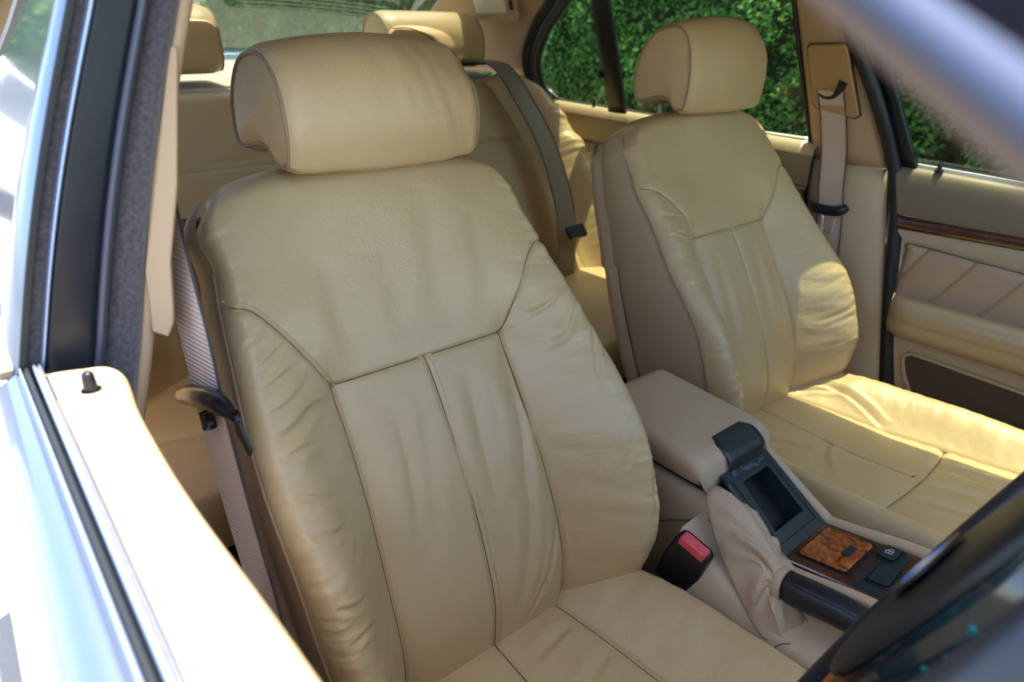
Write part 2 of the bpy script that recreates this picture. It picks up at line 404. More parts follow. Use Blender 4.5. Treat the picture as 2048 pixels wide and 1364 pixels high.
# door seals on the passenger side
tube('door_seal', [(.585,.150,.30),(.600,.118,.235),(.640,.058,.115),(.690,.012,-.014),(.694,-.012,-.10),(.694,-.035,-.235),(.694,-.060,-.36),(.694,-.082,-.467),(.69,-.10,-.62)], .0135, M_seal, body, seg=10)
tube('rear_door_seal', [(.585,.232,.30),(.612,.222,.22),(.655,.200,.095),(.690,.182,-.014),(.694,.150,-.15),(.694,.130,-.25),(.694,.06,-.45)], .005, M_seal, body, seg=8)

# ---- driver B pillar: the layered strips the open window shows
def strip(name, xa, xb, y0, depth, bulge, m, parent, ztop=.40, zbot=-.03, xo=(0, 0)):
    """xa,xb = x at (z=0, z=.232) of the two edges"""
    rows = []
    for z in np.linspace(zbot, ztop, 26):
        k = z/.232; bow = -.0045*math.sin(math.pi*min(max(k, 0), 1)) + (.035*(k-1)**2 if k > 1 else 0)
        a = xa[0]+(xa[1]-xa[0])*k+bow; b = xb[0]+(xb[1]-xb[0])*k+bow
        row = [(a, y0+depth, z)]
        for q in np.linspace(0, 1, 9): row.append((a+(b-a)*q, y0-bulge*math.sin(math.pi*q)**.7, z))
        row.append((b, y0+depth, z)); rows.append(row)
    return grid(name, np.array(rows), m, parent)
ddoor = thing('driver_door', 'silver near door with open window, sunlit beige sill and black lock pin', 'car door', (-.70,-.3,0))
strip('frame_edge', (-.7226,-.6409), (-.7185,-.6365), .001, .03, .000, M_seal, ddoor)
strip('window_channel', (-.7188,-.6370), (-.7092,-.6292), .010, .02, .001, M_fuzz, ddoor)
strip('channel_lip', (-.7094,-.6294), (-.7070,-.6256), .004, .03, .002, M_chrome, ddoor)
strip('frame_panel', (-.7071,-.6257), (-.6760,-.6015), .006, .03, .0005, M_panel, ddoor)
strip('frame_rubber', (-.6762,-.6017), (-.6672,-.5925), .010, .03, .006, M_rubber, ddoor)
strip('flocked_seal', (-.6676,-.5928), (-.6405,-.5710), .020, .04, .007, M_fuzz, body, zbot=-.2)
strip('pillar_trim_near', (-.6412,-.5730), (-.6305,-.5615), .022, .03, .003, M_trim, body, zbot=-.30)
# torn trim lip on the near pillar
fl = slab('loose_trim_lip', [(-.5835,.018,.205),(-.5780,.016,.205),(-.597,.011,.110),(-.6125,.008,.055),(-.6175,.006,.020),(-.6195,.006,.008),(-.6255,.006,-.003),(-.635,.012,.002),(-.6320,.014,.03),(-.6300,.015,.05),(-.6150,.016,.100)], (0.004,.012,0), M_trim, body, .002, label='torn beige trim lip lifted off the near pillar')
# exterior side: painted B pillar / rear door frame
rows = []
for z in np.linspace(-.02, .36, 14):
    k = z/.232; x0 = -.7232+.0817*k-.0045*math.sin(math.pi*min(max(k,0),1))
    yb = .62-.34*min(1, max(k, 0))
    rows.append([(x0-.008*math.sin(q*1.5)+.02*q*k*.6, .006+(yb)*q, z) for q in np.linspace(0, 1, 8)])
rdoor_d = thing('rear_door', 'silver rear door outside, behind the near pillar, with reflecting glass', 'car door', (-.70,.4,0))
grid('pillar_cover', np.array(rows), M_silver, body, thick=.004)
grid('window_glass', np.array([[(-.735+.35*z+.02*(y-.1), y, z) for y in np.linspace(.625-.34*min(1, z/.232), .98-.5*z, 8)] for z in np.linspace(0, .34, 8)]), M_glass_dark, rdoor_d)
grid('outer_panel', np.array([[(-.745-.03*math.sin(a), y, -.01-.6*a/1.57) for y in np.linspace(.01, 1.0, 6)] for a in np.linspace(0, 1.57, 6)]), M_silver, rdoor_d, thick=.003)
grid('door_card', np.array([[(-.70+.0*y, y, z) for y in (.03, .98)] for z in (-.6, -.01)]), M_door, rdoor_d, thick=.01)
box('belt_line', (-.735,.02,-.012), (-.69,.98,-.004), M_door, rdoor_d, .002)

# ---- driver door sill cross-section (x at y=-.31 / y=-.17)
def sill(name, prof, m, thickdir=None, ynear=-1.05, yfar=0.0, label=None):
    """prof: (xnear@y=-.31, xfar@y=-.17, z)"""
    rows = []
    for y in np.linspace(ynear, yfar, 20):
        k = (y+.31)/.14; kk = min(k, 2.2)
        rows.append([(a+(b-a)*kk*.35+(b-a)*0.0, y, z) for a, b, z in prof])
    return grid(name, np.array(rows), m, ddoor, label=label)
sill('outer_panel', [(-.79,-.79,-.50),(-.785,-.78,-.30),(-.775,-.770,-.16),(-.765,-.760,-.09),(-.757,-.752,-.05),(-.748,-.742,-.018),(-.742,-.737,-.008),(-.734,-.733,-.004),(-.7225,-.7258,.001),(-.7205,-.7235,-.002)], M_silver, yfar=-.004)
sill('outer_lip', [(-.7212,-.7240,-.004),(-.7200,-.7230,.0035),(-.7190,-.7222,.003),(-.7185,-.7216,-.006)], M_chrome)
sill('outer_wiper_seal', [(-.7186,-.7218,-.02),(-.7182,-.7214,.000),(-.7165,-.7190,.003),(-.7150,-.7180,.002),(-.7144,-.7176,-.02)], M_seal)
sill('window_slot', [(-.7148,-.7182,-.012),(-.7128,-.7158,-.012)], M_hole)
sill('inner_wiper_seal', [(-.7130,-.7160,-.02),(-.7128,-.7158,.001),(-.7112,-.7145,.004),(-.7100,-.7130,.002),(-.7096,-.7125,-.001),(-.7085,-.7112,.003),(-.7070,-.7105,.002),(-.7064,-.7100,-.004)], M_chrome)
sill('seal_flock', [(-.7099,-.7128,-.0002),(-.7092,-.7120,.0032),(-.7082,-.7110,.0035),(-.7076,-.7104,.001)], M_fuzz)
# beige sill cap: plan outline follows the door's rounded rear corner
yy_ = [-1.05,-.6,-.35,-.21,-.13,-.08,-.05,-.035,-.028,-.024]
xin = [-.655,-.664,-.668,-.6735,-.6735,-.6715,-.668,-.6705,-.679,-.705]
path = smoothpath([(x, y, 0) for x, y in zip(xin, yy_)], 8)
rows = []
for p in path:
    xi_, y = p[0], p[1]; xo_ = -.7062-.0035*np.clip((y+.31)/.14, 0, 2.2)*.35
    row = []
    for q in np.linspace(0, 1, 12):
        row.append((xo_+(xi_-.006-xo_)*q, y-.001*q, .003+.002*math.sin(math.pi*q)))
    for a in np.linspace(0, 1.5, 7)[1:]: row.append((xi_-.006+.008*math.sin(a), y+(.004*math.sin(a) if y > -.06 else 0), .003-.012*(1-math.cos(a))))
    row.append((xi_+.004, y, -.05)); row.append((xi_+.012, y, -.28)); row.append((xi_+.005, y, -.62))
    rows.append(row)
cap = grid('sill_trim', np.array(rows), M_door, ddoor)
kn = tube('lock_pin', [(-.690,-.066,-.002),(-.690,-.066,.010),(-.690,-.066,.0165),(-.690,-.066,.0185)], [.0042,.0042,.0036,.0015], M_black, ddoor, smooth=4, seg=16)
tube('lock_pin_collar', [(-.690,-.066,.0038),(-.690,-.066,.0056)], .0062, M_black, ddoor, smooth=1, seg=16)

# upper door frame near the camera (runs from the roof forward and down)
A0 = np.array((-.613,-.478,.2285)); dA = np.array((-.012,-.023,-.011))
ap = [A0-dA*7+np.array((0,.03,.012)), A0-dA*4, A0-dA*2, A0, A0+dA, A0+dA*3, A0+dA*7, A0+dA*11]
tube('window_frame_front', ap, .0034, M_frame, ddoor, seg=14, label='thin silver-grey bar along the front edge of the open window')
off = np.array((.0050,.0045,-.0035))
tube('window_frame_trim', [np.array(p)+off for p in ap], .0030, M_brown, body, seg=10)
o2 = np.array((-.004,-.012,.006))
up_ = np.array((.55,-.02,.80)); up_ /= np.linalg.norm(up_)
slab('pillar_cover_black', [np.array(p)+up_*.0012 for p in (ap[0], ap[2], ap[4], ap[6], ap[7])]+[np.array(p)+up_*.075+np.array((0,-.01,0)) for p in (ap[7], ap[6], ap[4], ap[2], ap[0])], (-.001,-.004,.001), M_matte, ddoor, .0005)
tube('window_frame_top', [ap[0],(-.56,-.2,.335),(-.575,0,.345),(-.575,.02,.342)], .010, M_chrome, ddoor, seg=10)

# ==================================================================== PASSENGER FRONT DOOR
pdoor = thing('passenger_front_door', 'beige door beside the passenger seat with wood strip, armrest and pocket', 'car door', (.69,-.4,0))
def dcard(name, prof, m, y0=-1.05, y1=None, parent=pdoor, label=None):
    """prof: list (x, z, yend)"""
    rows = []
    for q in np.linspace(0, 1, 26):
        rows.append([(x, ye+(y0-ye)*q, z+ (sl*(y0-ye)*q)) for x, z, ye, sl in prof])
    return grid(name, np.array(rows), m, parent, label=label)
# slightly falling towards the front (y negative): slopes measured
dcard('door_top', [(.715,-.012,.006,.02),(.700,-.008,.006,.02),(.688,-.012,.005,.02),(.681,-.024,.003,.02),(.679,-.05,-.005,.01),(.682,-.098,-.018,-.01)], M_door_shaded)
dcard('wood_strip', [(.681,-.099,-.020,-.03),(.676,-.103,-.021,-.03),(.675,-.112,-.023,-.035),(.677,-.122,-.026,-.04),(.682,-.126,-.027,-.04)], M_wood)
dcard('door_frame_panel', [(.684,-.126,-.027,-.04),(.680,-.130,-.028,-.04),(.684,-.145,-.040,-.03),(.688,-.265,-.060,.0)], M_door)
# leather insert with diagonal quilting
def ins(y, z):
    d = 0
    for k in range(-2, 8):
        a = (-.125-.092*k, -.17); b = (a[0]+.105, -.262)
        pass
    return d
ny, nz = 220, 60
Y, Z = np.meshgrid(np.linspace(-.055, -.75, ny), np.linspace(0, 1, nz), indexing='ij')
zt = -.150+.028*(Y+.055)*-0-.035*np.clip(-(Y+.055), 0, 1); zb = -.262+0*Y
ZZ = zt+(zb-zt)*Z
U_ = (Y+.55*(ZZ+.2)+.02); per = .085; ph = np.mod(U_, per)-per/2; dl = np.abs(ph)
edge = np.minimum(np.minimum(Z, 1-Z)*.11, np.abs(Y+.055)+.0005)
Xh = .6825-.005*(1-np.exp(-edge/.008))+.0045*np.exp(-(dl/.0028)**2)-.0025*(1-np.exp(-dl/.02))
Xh = Xh+.0016*fbm(Y*30+ZZ*40, ZZ*70-Y*30, 3)
grid('leather_insert', np.stack([Xh, Y, ZZ], -1), M_door_leather, pdoor)
tube('insert_piping', [(.682,-.056,-.262),(.682,-.052,-.21),(.682,-.052,-.165),(.682,-.060,-.150),(.682,-.2,-.155),(.682,-.75,-.174)], .0018, M_seam, pdoor, smooth=5)
# armrest: rounded horizontal shelf
rows = []
for q in np.linspace(0, 1, 40):
    y = -.052-1.0*q; gro = sm(0, .03, q)*.6+.4; z0 = -.258+.012*q
    out = []
    for x, z in [(.700,.004),(.672,.006),(.655,.004),(.645,-.006),(.643,-.020),(.648,-.036),(.652,-.040),(.652,-.044),(.655,-.060),(.665,-.074),(.692,-.080)]:
        out.append((.700+(x-.700)*gro, y, z0+z))
    rows.append(out)
grid('armrest', np.array(rows), M_door, pdoor)
rows = []
prof = [(.692,-.335),(.686,-.345),(.684,-.37),(.686,-.45),(.690,-.52),(.692,-.64)]
grid('door_lower_panel', np.array([[(x, ye, z) for x, z, ye in [(p[0], p[1], -.070-.27*(-.335-p[1])*.0-.035*((-.335-p[1])/.13)+(-1.05)*q) for p in prof]] for q in np.linspace(0, 1, 10)]), M_door, pdoor)
pk = slab('door_pocket', [(.684,-.104,-.378),(.683,-.112,-.368),(.683,-.130,-.366),(.683,-.60,-.375),(.683,-.60,-.52),(.683,-.20,-.495),(.683,-.150,-.462),(.684,-.118,-.42)], (-.0015,0,0), M_pocket, pdoor)
tube('pocket_rim', [(.682,-.60,-.375),(.682,-.35,-.369),(.682,-.130,-.3645),(.682,-.110,-.368),(.682,-.102,-.38),(.682,-.116,-.42),(.682,-.150,-.465),(.682,-.20,-.498),(.682,-.60,-.523)], .004, M_door, pdoor)
kp = tube('lock_pin', [(.690,-.066,-.012),(.690,-.066,.004),(.690,-.066,.008)], [.0042,.0042,.002], M_black, pdoor, smooth=4, seg=12)
tube('lock_pin_collar', [(.690,-.066,-.010),(.690,-.066,-.007)], .008, M_black, pdoor, smooth=1, seg=14)
slab('outer_sill', [(.700,.004,-.0025),(.709,.004,-.0025),(.709,-1.05,-.024),(.700,-1.05,-.024)], (0,0,-.02), M_carwhite, pdoor, .001)  # sunlit trim edge, its brightness put in as white
slab('glass_seal', [(.7095,.004,-.0005),(.716,.004,-.0005),(.716,-1.05,-.022),(.7095,-1.05,-.022)], (0,0,-.02), M_seal, pdoor)
grid('window_glass', np.array([[(.712-.34*z, y, z) for y in np.linspace(min(.02+.40*z,.15), -1.0+1.7*z*0, 6)] for z in np.linspace(-.01, .36, 8)]), M_glass, pdoor)
slab('glass_header', [(.594,.16,.350),(.594,-.62,.350),(.550,-.62,.398),(.550,.16,.398)], (.004,0,.003), M_panel, pdoor)
grid('window_frame_rear', np.array([[(.700-.34*z-.0, (.004+.38*z)-q*.027, z) for q in (0, .5, 1)] for z in np.linspace(-.012, .36, 10)]), M_panel, pdoor, thick=.012)
tube('window_frame_top', [(.575,.13,.36),(.565,-.15,.372),(.52,-.52,.352),(.60,-.80,.215),(.69,-1.12,.03)], .012, M_panel, pdoor)
grid('outer_panel', np.array([[(.735+.05*math.sin(a), y, -.03-.6*a/1.57) for y in np.linspace(-1.1, .02, 6)] for a in np.linspace(0, 1.57, 6)]), M_silver, pdoor, thick=.003)

# ==================================================================== PASSENGER REAR DOOR
rdoor = thing('passenger_rear_door', 'rear door beyond the passenger seat with quarter window, light trim top and lock pin', 'car door', (.67,.6,0))
def rx(z): return .672-.335*(z-.02) if z > .02 else .672
def rc(name, prof, m, y0=.165, y1=1.02):
    return grid(name, np.array([[(x, y, z+.018*(y-.2)+dz) for x, z, dz in prof] for y in np.linspace(y0, y1, 24)]), m, rdoor)
slab('glass_header', [(.582,.19,.352),(.574,.98,.352),(.500,.98,.398),(.535,.19,.398)], (.004,0,.003), M_panel, rdoor)
rc('door_top', [(.705,.010,0),(.685,.012,0),(.672,.008,0),(.665,-.003,0),(.663,-.012,0)], M_door)
rc('door_upper_panel', [(.6632,-.0125,0),(.661,-.03,0),(.664,-.075,0)], M_door_shaded)
rc('wood_strip', [(.664,-.075,0),(.659,-.080,0),(.658,-.090,0),(.660,-.104,0),(.665,-.107,0)], M_wood)
rc('door_card', [(.666,-.107,0),(.664,-.115,0),(.668,-.14,0),(.670,-.40,0),(.672,-.62,0)], M_door_leather)
tube('insert_piping', [(.663,.85,-.125),(.663,.70,-.128),(.663,.25,-.14)], .002, M_seam, rdoor)
tube('lock_pin', [(.662,.795,.022),(.662,.795,.038),(.662,.795,.042)], [.004,.004,.002], M_black, rdoor, smooth=3)
box('outer_sill', (.698,.16,-.03), (.715,1.05,.016), M_carwhite, rdoor, .003)  # painted white for the sun on the door edge
tube('glass_seal', [(.690,.17,.008),(.690,.6,.018),(.688,.98,.026)], .005, M_seal, rdoor)
grid('window_glass', np.array([[(rx(z)+.012, y, z) for y in np.linspace(.2, 1.06-.9*max(0, z-.05), 8)] for z in np.linspace(.012, .36, 10)]), M_glass, rdoor)
# divider bar of the quarter window
grid('window_divider', np.array([[(rx(z)-.004-.005*math.sin(math.pi*q), .735-.055*q+.02*z, z) for q in np.linspace(0, 1, 5)] for z in np.linspace(.02, .38, 12)]), M_black, rdoor, thick=.01)
tube('window_catch', [(rx(.11)-.008,.742,.125),(rx(.11)-.010,.752,.112),(rx(.11)-.008,.748,.098)], .007, M_black, rdoor)
# curved rear frame: black body seal outside, grey door frame, thin black glass rubber
ring = [(.80,.315),(.86,.262),(.93,.210),(.985,.150),(1.005,.105),(.995,.060),(.950,.030)]
def ringp(o_, dz=0): return [(rx(z+dz)-o_*.2, y+o_, z+dz) for y, z in ring]
tube('quarter_glass_rubber', [(rx(z)-.002, y-.01, z) for y, z in ring], .006, M_seal, rdoor)
tube('quarter_frame', [(rx(z)-.000, y+.012, z+.004) for y, z in ring], .015, M_rubber, rdoor, ry=.9)
tube('door_seal', [(rx(z)-.006, y+.040, z+.010) for y, z in [(.79,.345)]+ring]+[(.665,.985,-.02),(.66,.93,-.15),(.66,.86,-.30),(.66,.80,-.45)], .015, M_seal, body)
tube('window_frame_top', [(.585,.20,.352),(.565,.5,.36),(.555,.80,.345)], .012, M_black, rdoor)
grid('outer_panel', np.array([[(.715+.06*math.sin(a), y, -.02-.6*a/1.57) for y in np.linspace(.02, 1.1, 6)] for a in np.linspace(0, 1.57, 6)]), M_silver, rdoor, thick=.003)

# ==================================================================== SEATS
TZ = np.array((0, .3558, .9346)); NN = np.array((0, -.9346, .3558)); EX = np.array((1., 0, 0))
tW = [-.05,0,.1,.17,.28,.37,.455,.50,.55,.60]; vW = [.195,.205,.218,.224,.226,.216,.202,.191,.190,.186]
tc_ = [-.05,0,.05,.10,.20,.30,.355,.45,.52,.60]; vc = [-.02,.0,.020,.028,.026,.010,.0,-.004,-.008,-.012]
tb_ = [-.05,0,.05,.10,.20,.27,.33,.40,.45,.50,.60]; vb = [.03,.055,.088,.105,.100,.072,.046,.022,.004,-.010,-.022]
def splint(x, xs, ys):
    P = smoothpath(np.stack([xs, ys, np.zeros(len(xs))], 1), 10); return np.interp(x, P[:, 0], P[:, 1])
SHO = [(.213,.457),(.186,.449),(.172,.439),(.150,.414),(.131,.388),(.119,.368),(.110,.355)]
TOP = .574
def bolster_seam(t): return .110+.006*sm(.30,.12,t)
def back_h(X, T, seed, wr):
    W = splint(T, tW, vW); hc = splint(T, tc_, vc); hb = splint(T, tb_, vb)
    ax = np.abs(X); xs = bolster_seam(T); low = sm(.40, .33, T)
    s = np.clip((ax-xs)/(.93*W-xs), 0, 1); rise = s*s*(3-2*s)*.55+np.sin(s*math.pi/2)**1.0*.45
    wl_ = sm(.45, .33, T); H = hc+(hb-hc)*(wl_*rise+(1-wl_)*sm(.03, .95, ax/W))
    H += low*.006*(1-(np.clip(ax/xs, 0, 1))**2)-.004*low*np.exp(-((ax-xs)/.012)**2)
    dC = np.where(T < .357, ax, 9.); dS = np.where(T < .357, np.abs(ax-xs), 9.)
    dH = np.where(ax < .112, np.abs(T-.355), 9.); dQ = segdist(ax, T, SHO)
    for d, a, w in ((dC, .0022, .0020), (dS, .0030, .0022), (dH, .0026, .0022), (dQ, .0030, .0022)):
        H -= a*np.exp(-(d/w)**2)+.0025*np.exp(-d/.010)
    dall = np.minimum(np.minimum(dC, dS), np.minimum(dH, dQ))
    # gathered leather beside the outer seams and on the bolsters
    m1 = sm(.80, 1.0, ax/W)*sm(-.02, .05, T)
    H += wr*.0034*m1*fbm(ax*22+3*T, T*150+40*ax*ax, seed, 3)
    m2 = sm(.0, .02, ax-xs)*sm(.47, .40, T)
    H += wr*.0042*m2*fbm(ax*13-T*5, T*46+ax*14+9*(X > 0), seed+5, 3)
    m3 = low*(ax < xs)*(1-np.exp(-dall/.02))
    H += wr*.0034*m3*fbm(X*26+T*9, T*6.5-X*6, seed+9, 2)
    m4 = sm(.36, .42, T)*(1-np.exp(-dall/.03))
    H += wr*.0040*m4*fbm(X*20-T*3, T*5+X*2, seed+13, 2)
    return H
DR = [  # folds traced on the driver backrest: (points, width, depth)
 ([(-.205,.415),(-.180,.428),(-.160,.436)], .0030, .0018), ([(-.205,.392),(-.178,.402),(-.150,.412)], .0030, .0022),
 ([(-.207,.372),(-.170,.382),(-.140,.386)], .0034, .0022), ([(-.208,.352),(-.175,.358),(-.145,.366)], .0034, .0022),
 ([(-.211,.330),(-.175,.336),(-.140,.345),(-.112,.337)], .0045, .0040), ([(-.211,.313),(-.18,.316),(-.15,.312)], .0030, .0024),
 ([(-.213,.285),(-.185,.272),(-.16,.262)], .0030, .0026), ([(-.213,.252),(-.185,.240),(-.165,.236)], .0030, .0026),
 ([(-.213,.186),(-.19,.178),(-.165,.174)], .0028, .0026), ([(-.21,.150),(-.19,.152),(-.165,.146)], .0028, .0020),
 ([(-.205,.095),(-.18,.088),(-.150,.085)], .0030, .0028), ([(-.20,.03),(-.18,.02),(-.15,.02)], .003, .002),
 ([(.205,.400),(.17,.375),(.14,.365)], .0032, .0022), ([(.212,.372),(.18,.335),(.15,.322)], .0040, .0030),
 ([(.216,.335),(.195,.290),(.185,.260)], .0040, .0030), ([(.20,.24),(.19,.19),(.18,.165)], .0032, .0020),
 ([(.217,.17),(.205,.12),(.200,.09)], .0030, .0022), ([(.10,.335),(.095,.25),(.07,.16)], .007, .0045),
 ([(.045,.33),(.035,.25),(.03,.17)], .007, .0040), ([(-.055,.33),(-.06,.25),(-.075,.17)], .007, .0045),
 ([(-.03,.30),(-.045,.22),(-.07,.14)], .008, .0035), ([(.085,.20),(.06,.10),(.03,.03)], .006, .0035),
 ([(.112,.12),(.08,.05),(.05,.01)], .004, .0030), ([(-.075,.355),(-.085,.42),(-.08,.48)], .012, .0035),
 ([(.03,.38),(.045,.46),(.05,.53)], .014, .0035), ([(.085,.37),(.10,.43),(.11,.50)], .012, .0030),
 ([(-.105,.03),(-.115,.0)], .003, .002), ([(-.13,.06),(-.135,-.02)], .005, .003), ([(-.155,.05),(-.162,-.02)], .005, .003)]
def backrest(seat, org, seed, wr, folds, nu=380, nt=440, stitches=True, tuck=0.0, broad=0.0):
    org = np.array(org)
    wx = lambda X, T: np.where(X < 0, X*(1-tuck*sm(.12, .20, -X)*(1-sm(.47, .55, T))), X)   # the outer bolster is worn narrower
    L3 = lambda X, T, H: org+(wx(np.asarray(X)+0*T, T)*(1+broad*sm(.36, .50, T)))[..., None]*EX+T[..., None]*TZ+H[..., None]*NN
    # parameter a across (-1..1), b up (0..1) with the last 10% rolling over the top
    a = np.linspace(-1, 1, nu); b = np.linspace(0, 1, nt); A, B = np.meshgrid(a, b, indexing='ij')
    fa = .86; fb = .91
    tt = -.04+(TOP-.028+.04)*np.clip(B/fb, 0, 1); ph = np.clip((B-fb)/(1-fb), 0, 1)*math.pi*.62
    T = tt+.028*np.sin(ph); back = .046*(1-np.cos(ph))
    W = splint(T, tW, vW); rc_ = .93*W
    aa = np.abs(A); q = np.clip((aa-fa)/(1-fa), 0, 1)*math.pi/2
    corner = (1-.10*(np.clip((tt-.46)/.10, 0, 1)**3))
    X = np.sign(A)*np.where(aa < fa, rc_*aa/fa, rc_+.085*W*np.sin(q))
    Dp = .024+.02*sm(.3, .1, T)
    H = back_h(np.clip(X, -rc_, rc_), T, seed, wr)-Dp*(1-np.cos(q))*np.where(q > 0, 1, 0)
    H += wr*.0026*np.sin(q)*fbm(X*10, T*170, seed+2, 2)
    for pts, w, d in folds:
        cen_ = w > .0055; H += crease(X, T, [(p[0], p[1], 0) for p in pts], w*(1.3 if cen_ else .9), d*(.8 if cen_ else .9))
    H -= back
    H -= .020*(np.clip((tt-.47)/.09, 0, 1)**2)*np.clip(aa, 0, 1)**4
    X = X*(1-.13*np.clip((T-.515)/.05, 0, 1)**2*(1-0*aa)); T = T+.012*(1-np.clip(aa, 0, 1)**2)*sm(.45, .55, T)-.014*np.clip(aa, 0, 1)**8*sm(.50, .56, T); X = X*(1-.10*(ph/1.95)**2*aa**2)
    br = grid('backrest', L3(X, T, H), M_leather, seat)
    # side panels from the outer seam backwards
    t = np.linspace(-.04, TOP-.012, 90)
    for s in (-1, 1):
        Ts = t; Ws = splint(Ts, tW, vW); xs_ = Ws*1.015*(1-.13*np.clip((Ts-.515)/.05, 0, 1)**2)
        hs = back_h(rc := .93*Ws, Ts, seed, 0)-(.024+.02*sm(.3, .1, Ts))-.020*np.clip((Ts-.47)/.09, 0, 1)**2
        rows = []
        for v in np.linspace(0, 1, 16):
            hh = hs*(1-v)+v*(-.118-.0*Ts); bul = .006*math.sin(math.pi*v)-.004*np.exp(-v/.05)
            tt2 = Ts-.018*v*np.clip((Ts-.5)/.05, 0, 1)
            # horizontal step where the back shell overlaps
            xx = xs_+bul-.012*v**3 - .003*np.exp(-((Ts-.335)/.003)**2)
            rows.append(L3(s*xx, tt2, hh))
        grid('side_panel', np.array(rows), M_leather_side_shaded if s < 0 else M_leather_side_shaded, seat)
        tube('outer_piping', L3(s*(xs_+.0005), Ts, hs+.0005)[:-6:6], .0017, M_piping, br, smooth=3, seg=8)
        # plastic rear shell edge
        rows = []
        for v in np.linspace(0, 1, 10):
            hh = (-.098)*(1-v)+v*(-.150); xx = xs_-.004+.010*math.sin(math.pi*min(1, v*1.3)*.5)-.045*v**3
            lo = Ts < .335
            rows.append(L3(s*(xx+.004*lo), Ts-.012*np.clip((Ts-.5)/.05, 0, 1), hh+.012*lo))
        grid('back_shell_edge', np.array(rows), M_leather_side_shaded, seat)
    # rear shell
    Xb, Tb = np.meshgrid(np.linspace(-1, 1, 13), np.linspace(-.06, TOP-.02, 12), indexing='ij')
    Wb = splint(Tb, tW, vW)*.98
    grid('back_shell', L3(Xb*Wb, Tb, -.120-.035*(1-Xb**4)), M_leather_side_shaded, seat, thick=.004)
    # seams
    def seamline(pts, r=.00085, dx=0):
        P = smoothpath([(p[0], p[1], 0) for p in pts], 10); X_, T_ = P[:, 0]+dx, P[:, 1]
        return L3(X_, T_, back_h(X_, T_, seed, wr)+sum(crease(X_, T_, [(p[0], p[1], 0) for p in f[0]], f[1], f[2]) for f in folds)+.0004)
    for s in (-1, 1):
        tube('seam', seamline([(s*x, t_) for x, t_ in (SHO if s < 0 else [(.196,.453)]+SHO[1:])]), .0007, M_seam, br, smooth=1, seg=6)
        tube('seam', seamline([(s*bolster_seam(t_), t_) for t_ in np.linspace(.355, -.03, 12)]), .0007, M_seam, br, smooth=1, seg=6)
    tube('seam', seamline([(-.110,.355),(-.05,.3555),(.05,.3555),(.110,.355)]), .0008, M_seam, br, smooth=1, seg=6)
    tube('seam', seamline([(0, t_) for t_ in np.linspace(.354, -.03, 12)]), .0007, M_seam, br, smooth=1, seg=6)
    if stitches:
        def dash(P, step, ln):
            V = []; F = []
            n = 0; d = np.r_[0, np.cumsum(np.linalg.norm(np.diff(P, axis=0), axis=1))]
            for s0 in np.arange(0, d[-1]-ln, step):
                p = np.array([np.interp(s0+e, d, P[:, k]) for e in (0, ln) for k in range(3)]).reshape(2, 3)
                tn = p[1]-p[0]; tn /= np.linalg.norm(tn)+1e-9; sd = np.cross(tn, NN); r = .00055; i0 = len(V)
                for k, e in enumerate(p):
                    for cs, sn in ((1,0),(0,1),(-1,0),(0,-1)): V.append(e+sd*r*cs+NN*(r*sn+.0002))
                for k in range(4): F.append([i0+k, i0+(k+1) % 4, i0+4+(k+1) % 4, i0+4+k])
            npmesh('stitching', V, F, M_stitch, br)
        for dx in (-.0055, .0055): dash(seamline([(0, t_) for t_ in np.linspace(.350, -.02, 24)], dx=dx), .0042, .0026)
        for s in (-1, 1):
            P = smoothpath([(s*x-s*0.0, t_+.0055, 0) for x, t_ in (SHO if s < 0 else SHO[1:])], 10)
            P[:, 0] -= s*.0015
            dash(L3(P[:, 0], P[:, 1], back_h(P[:, 0], P[:, 1], seed, wr)+.0006), .0042, .0026)
    return br
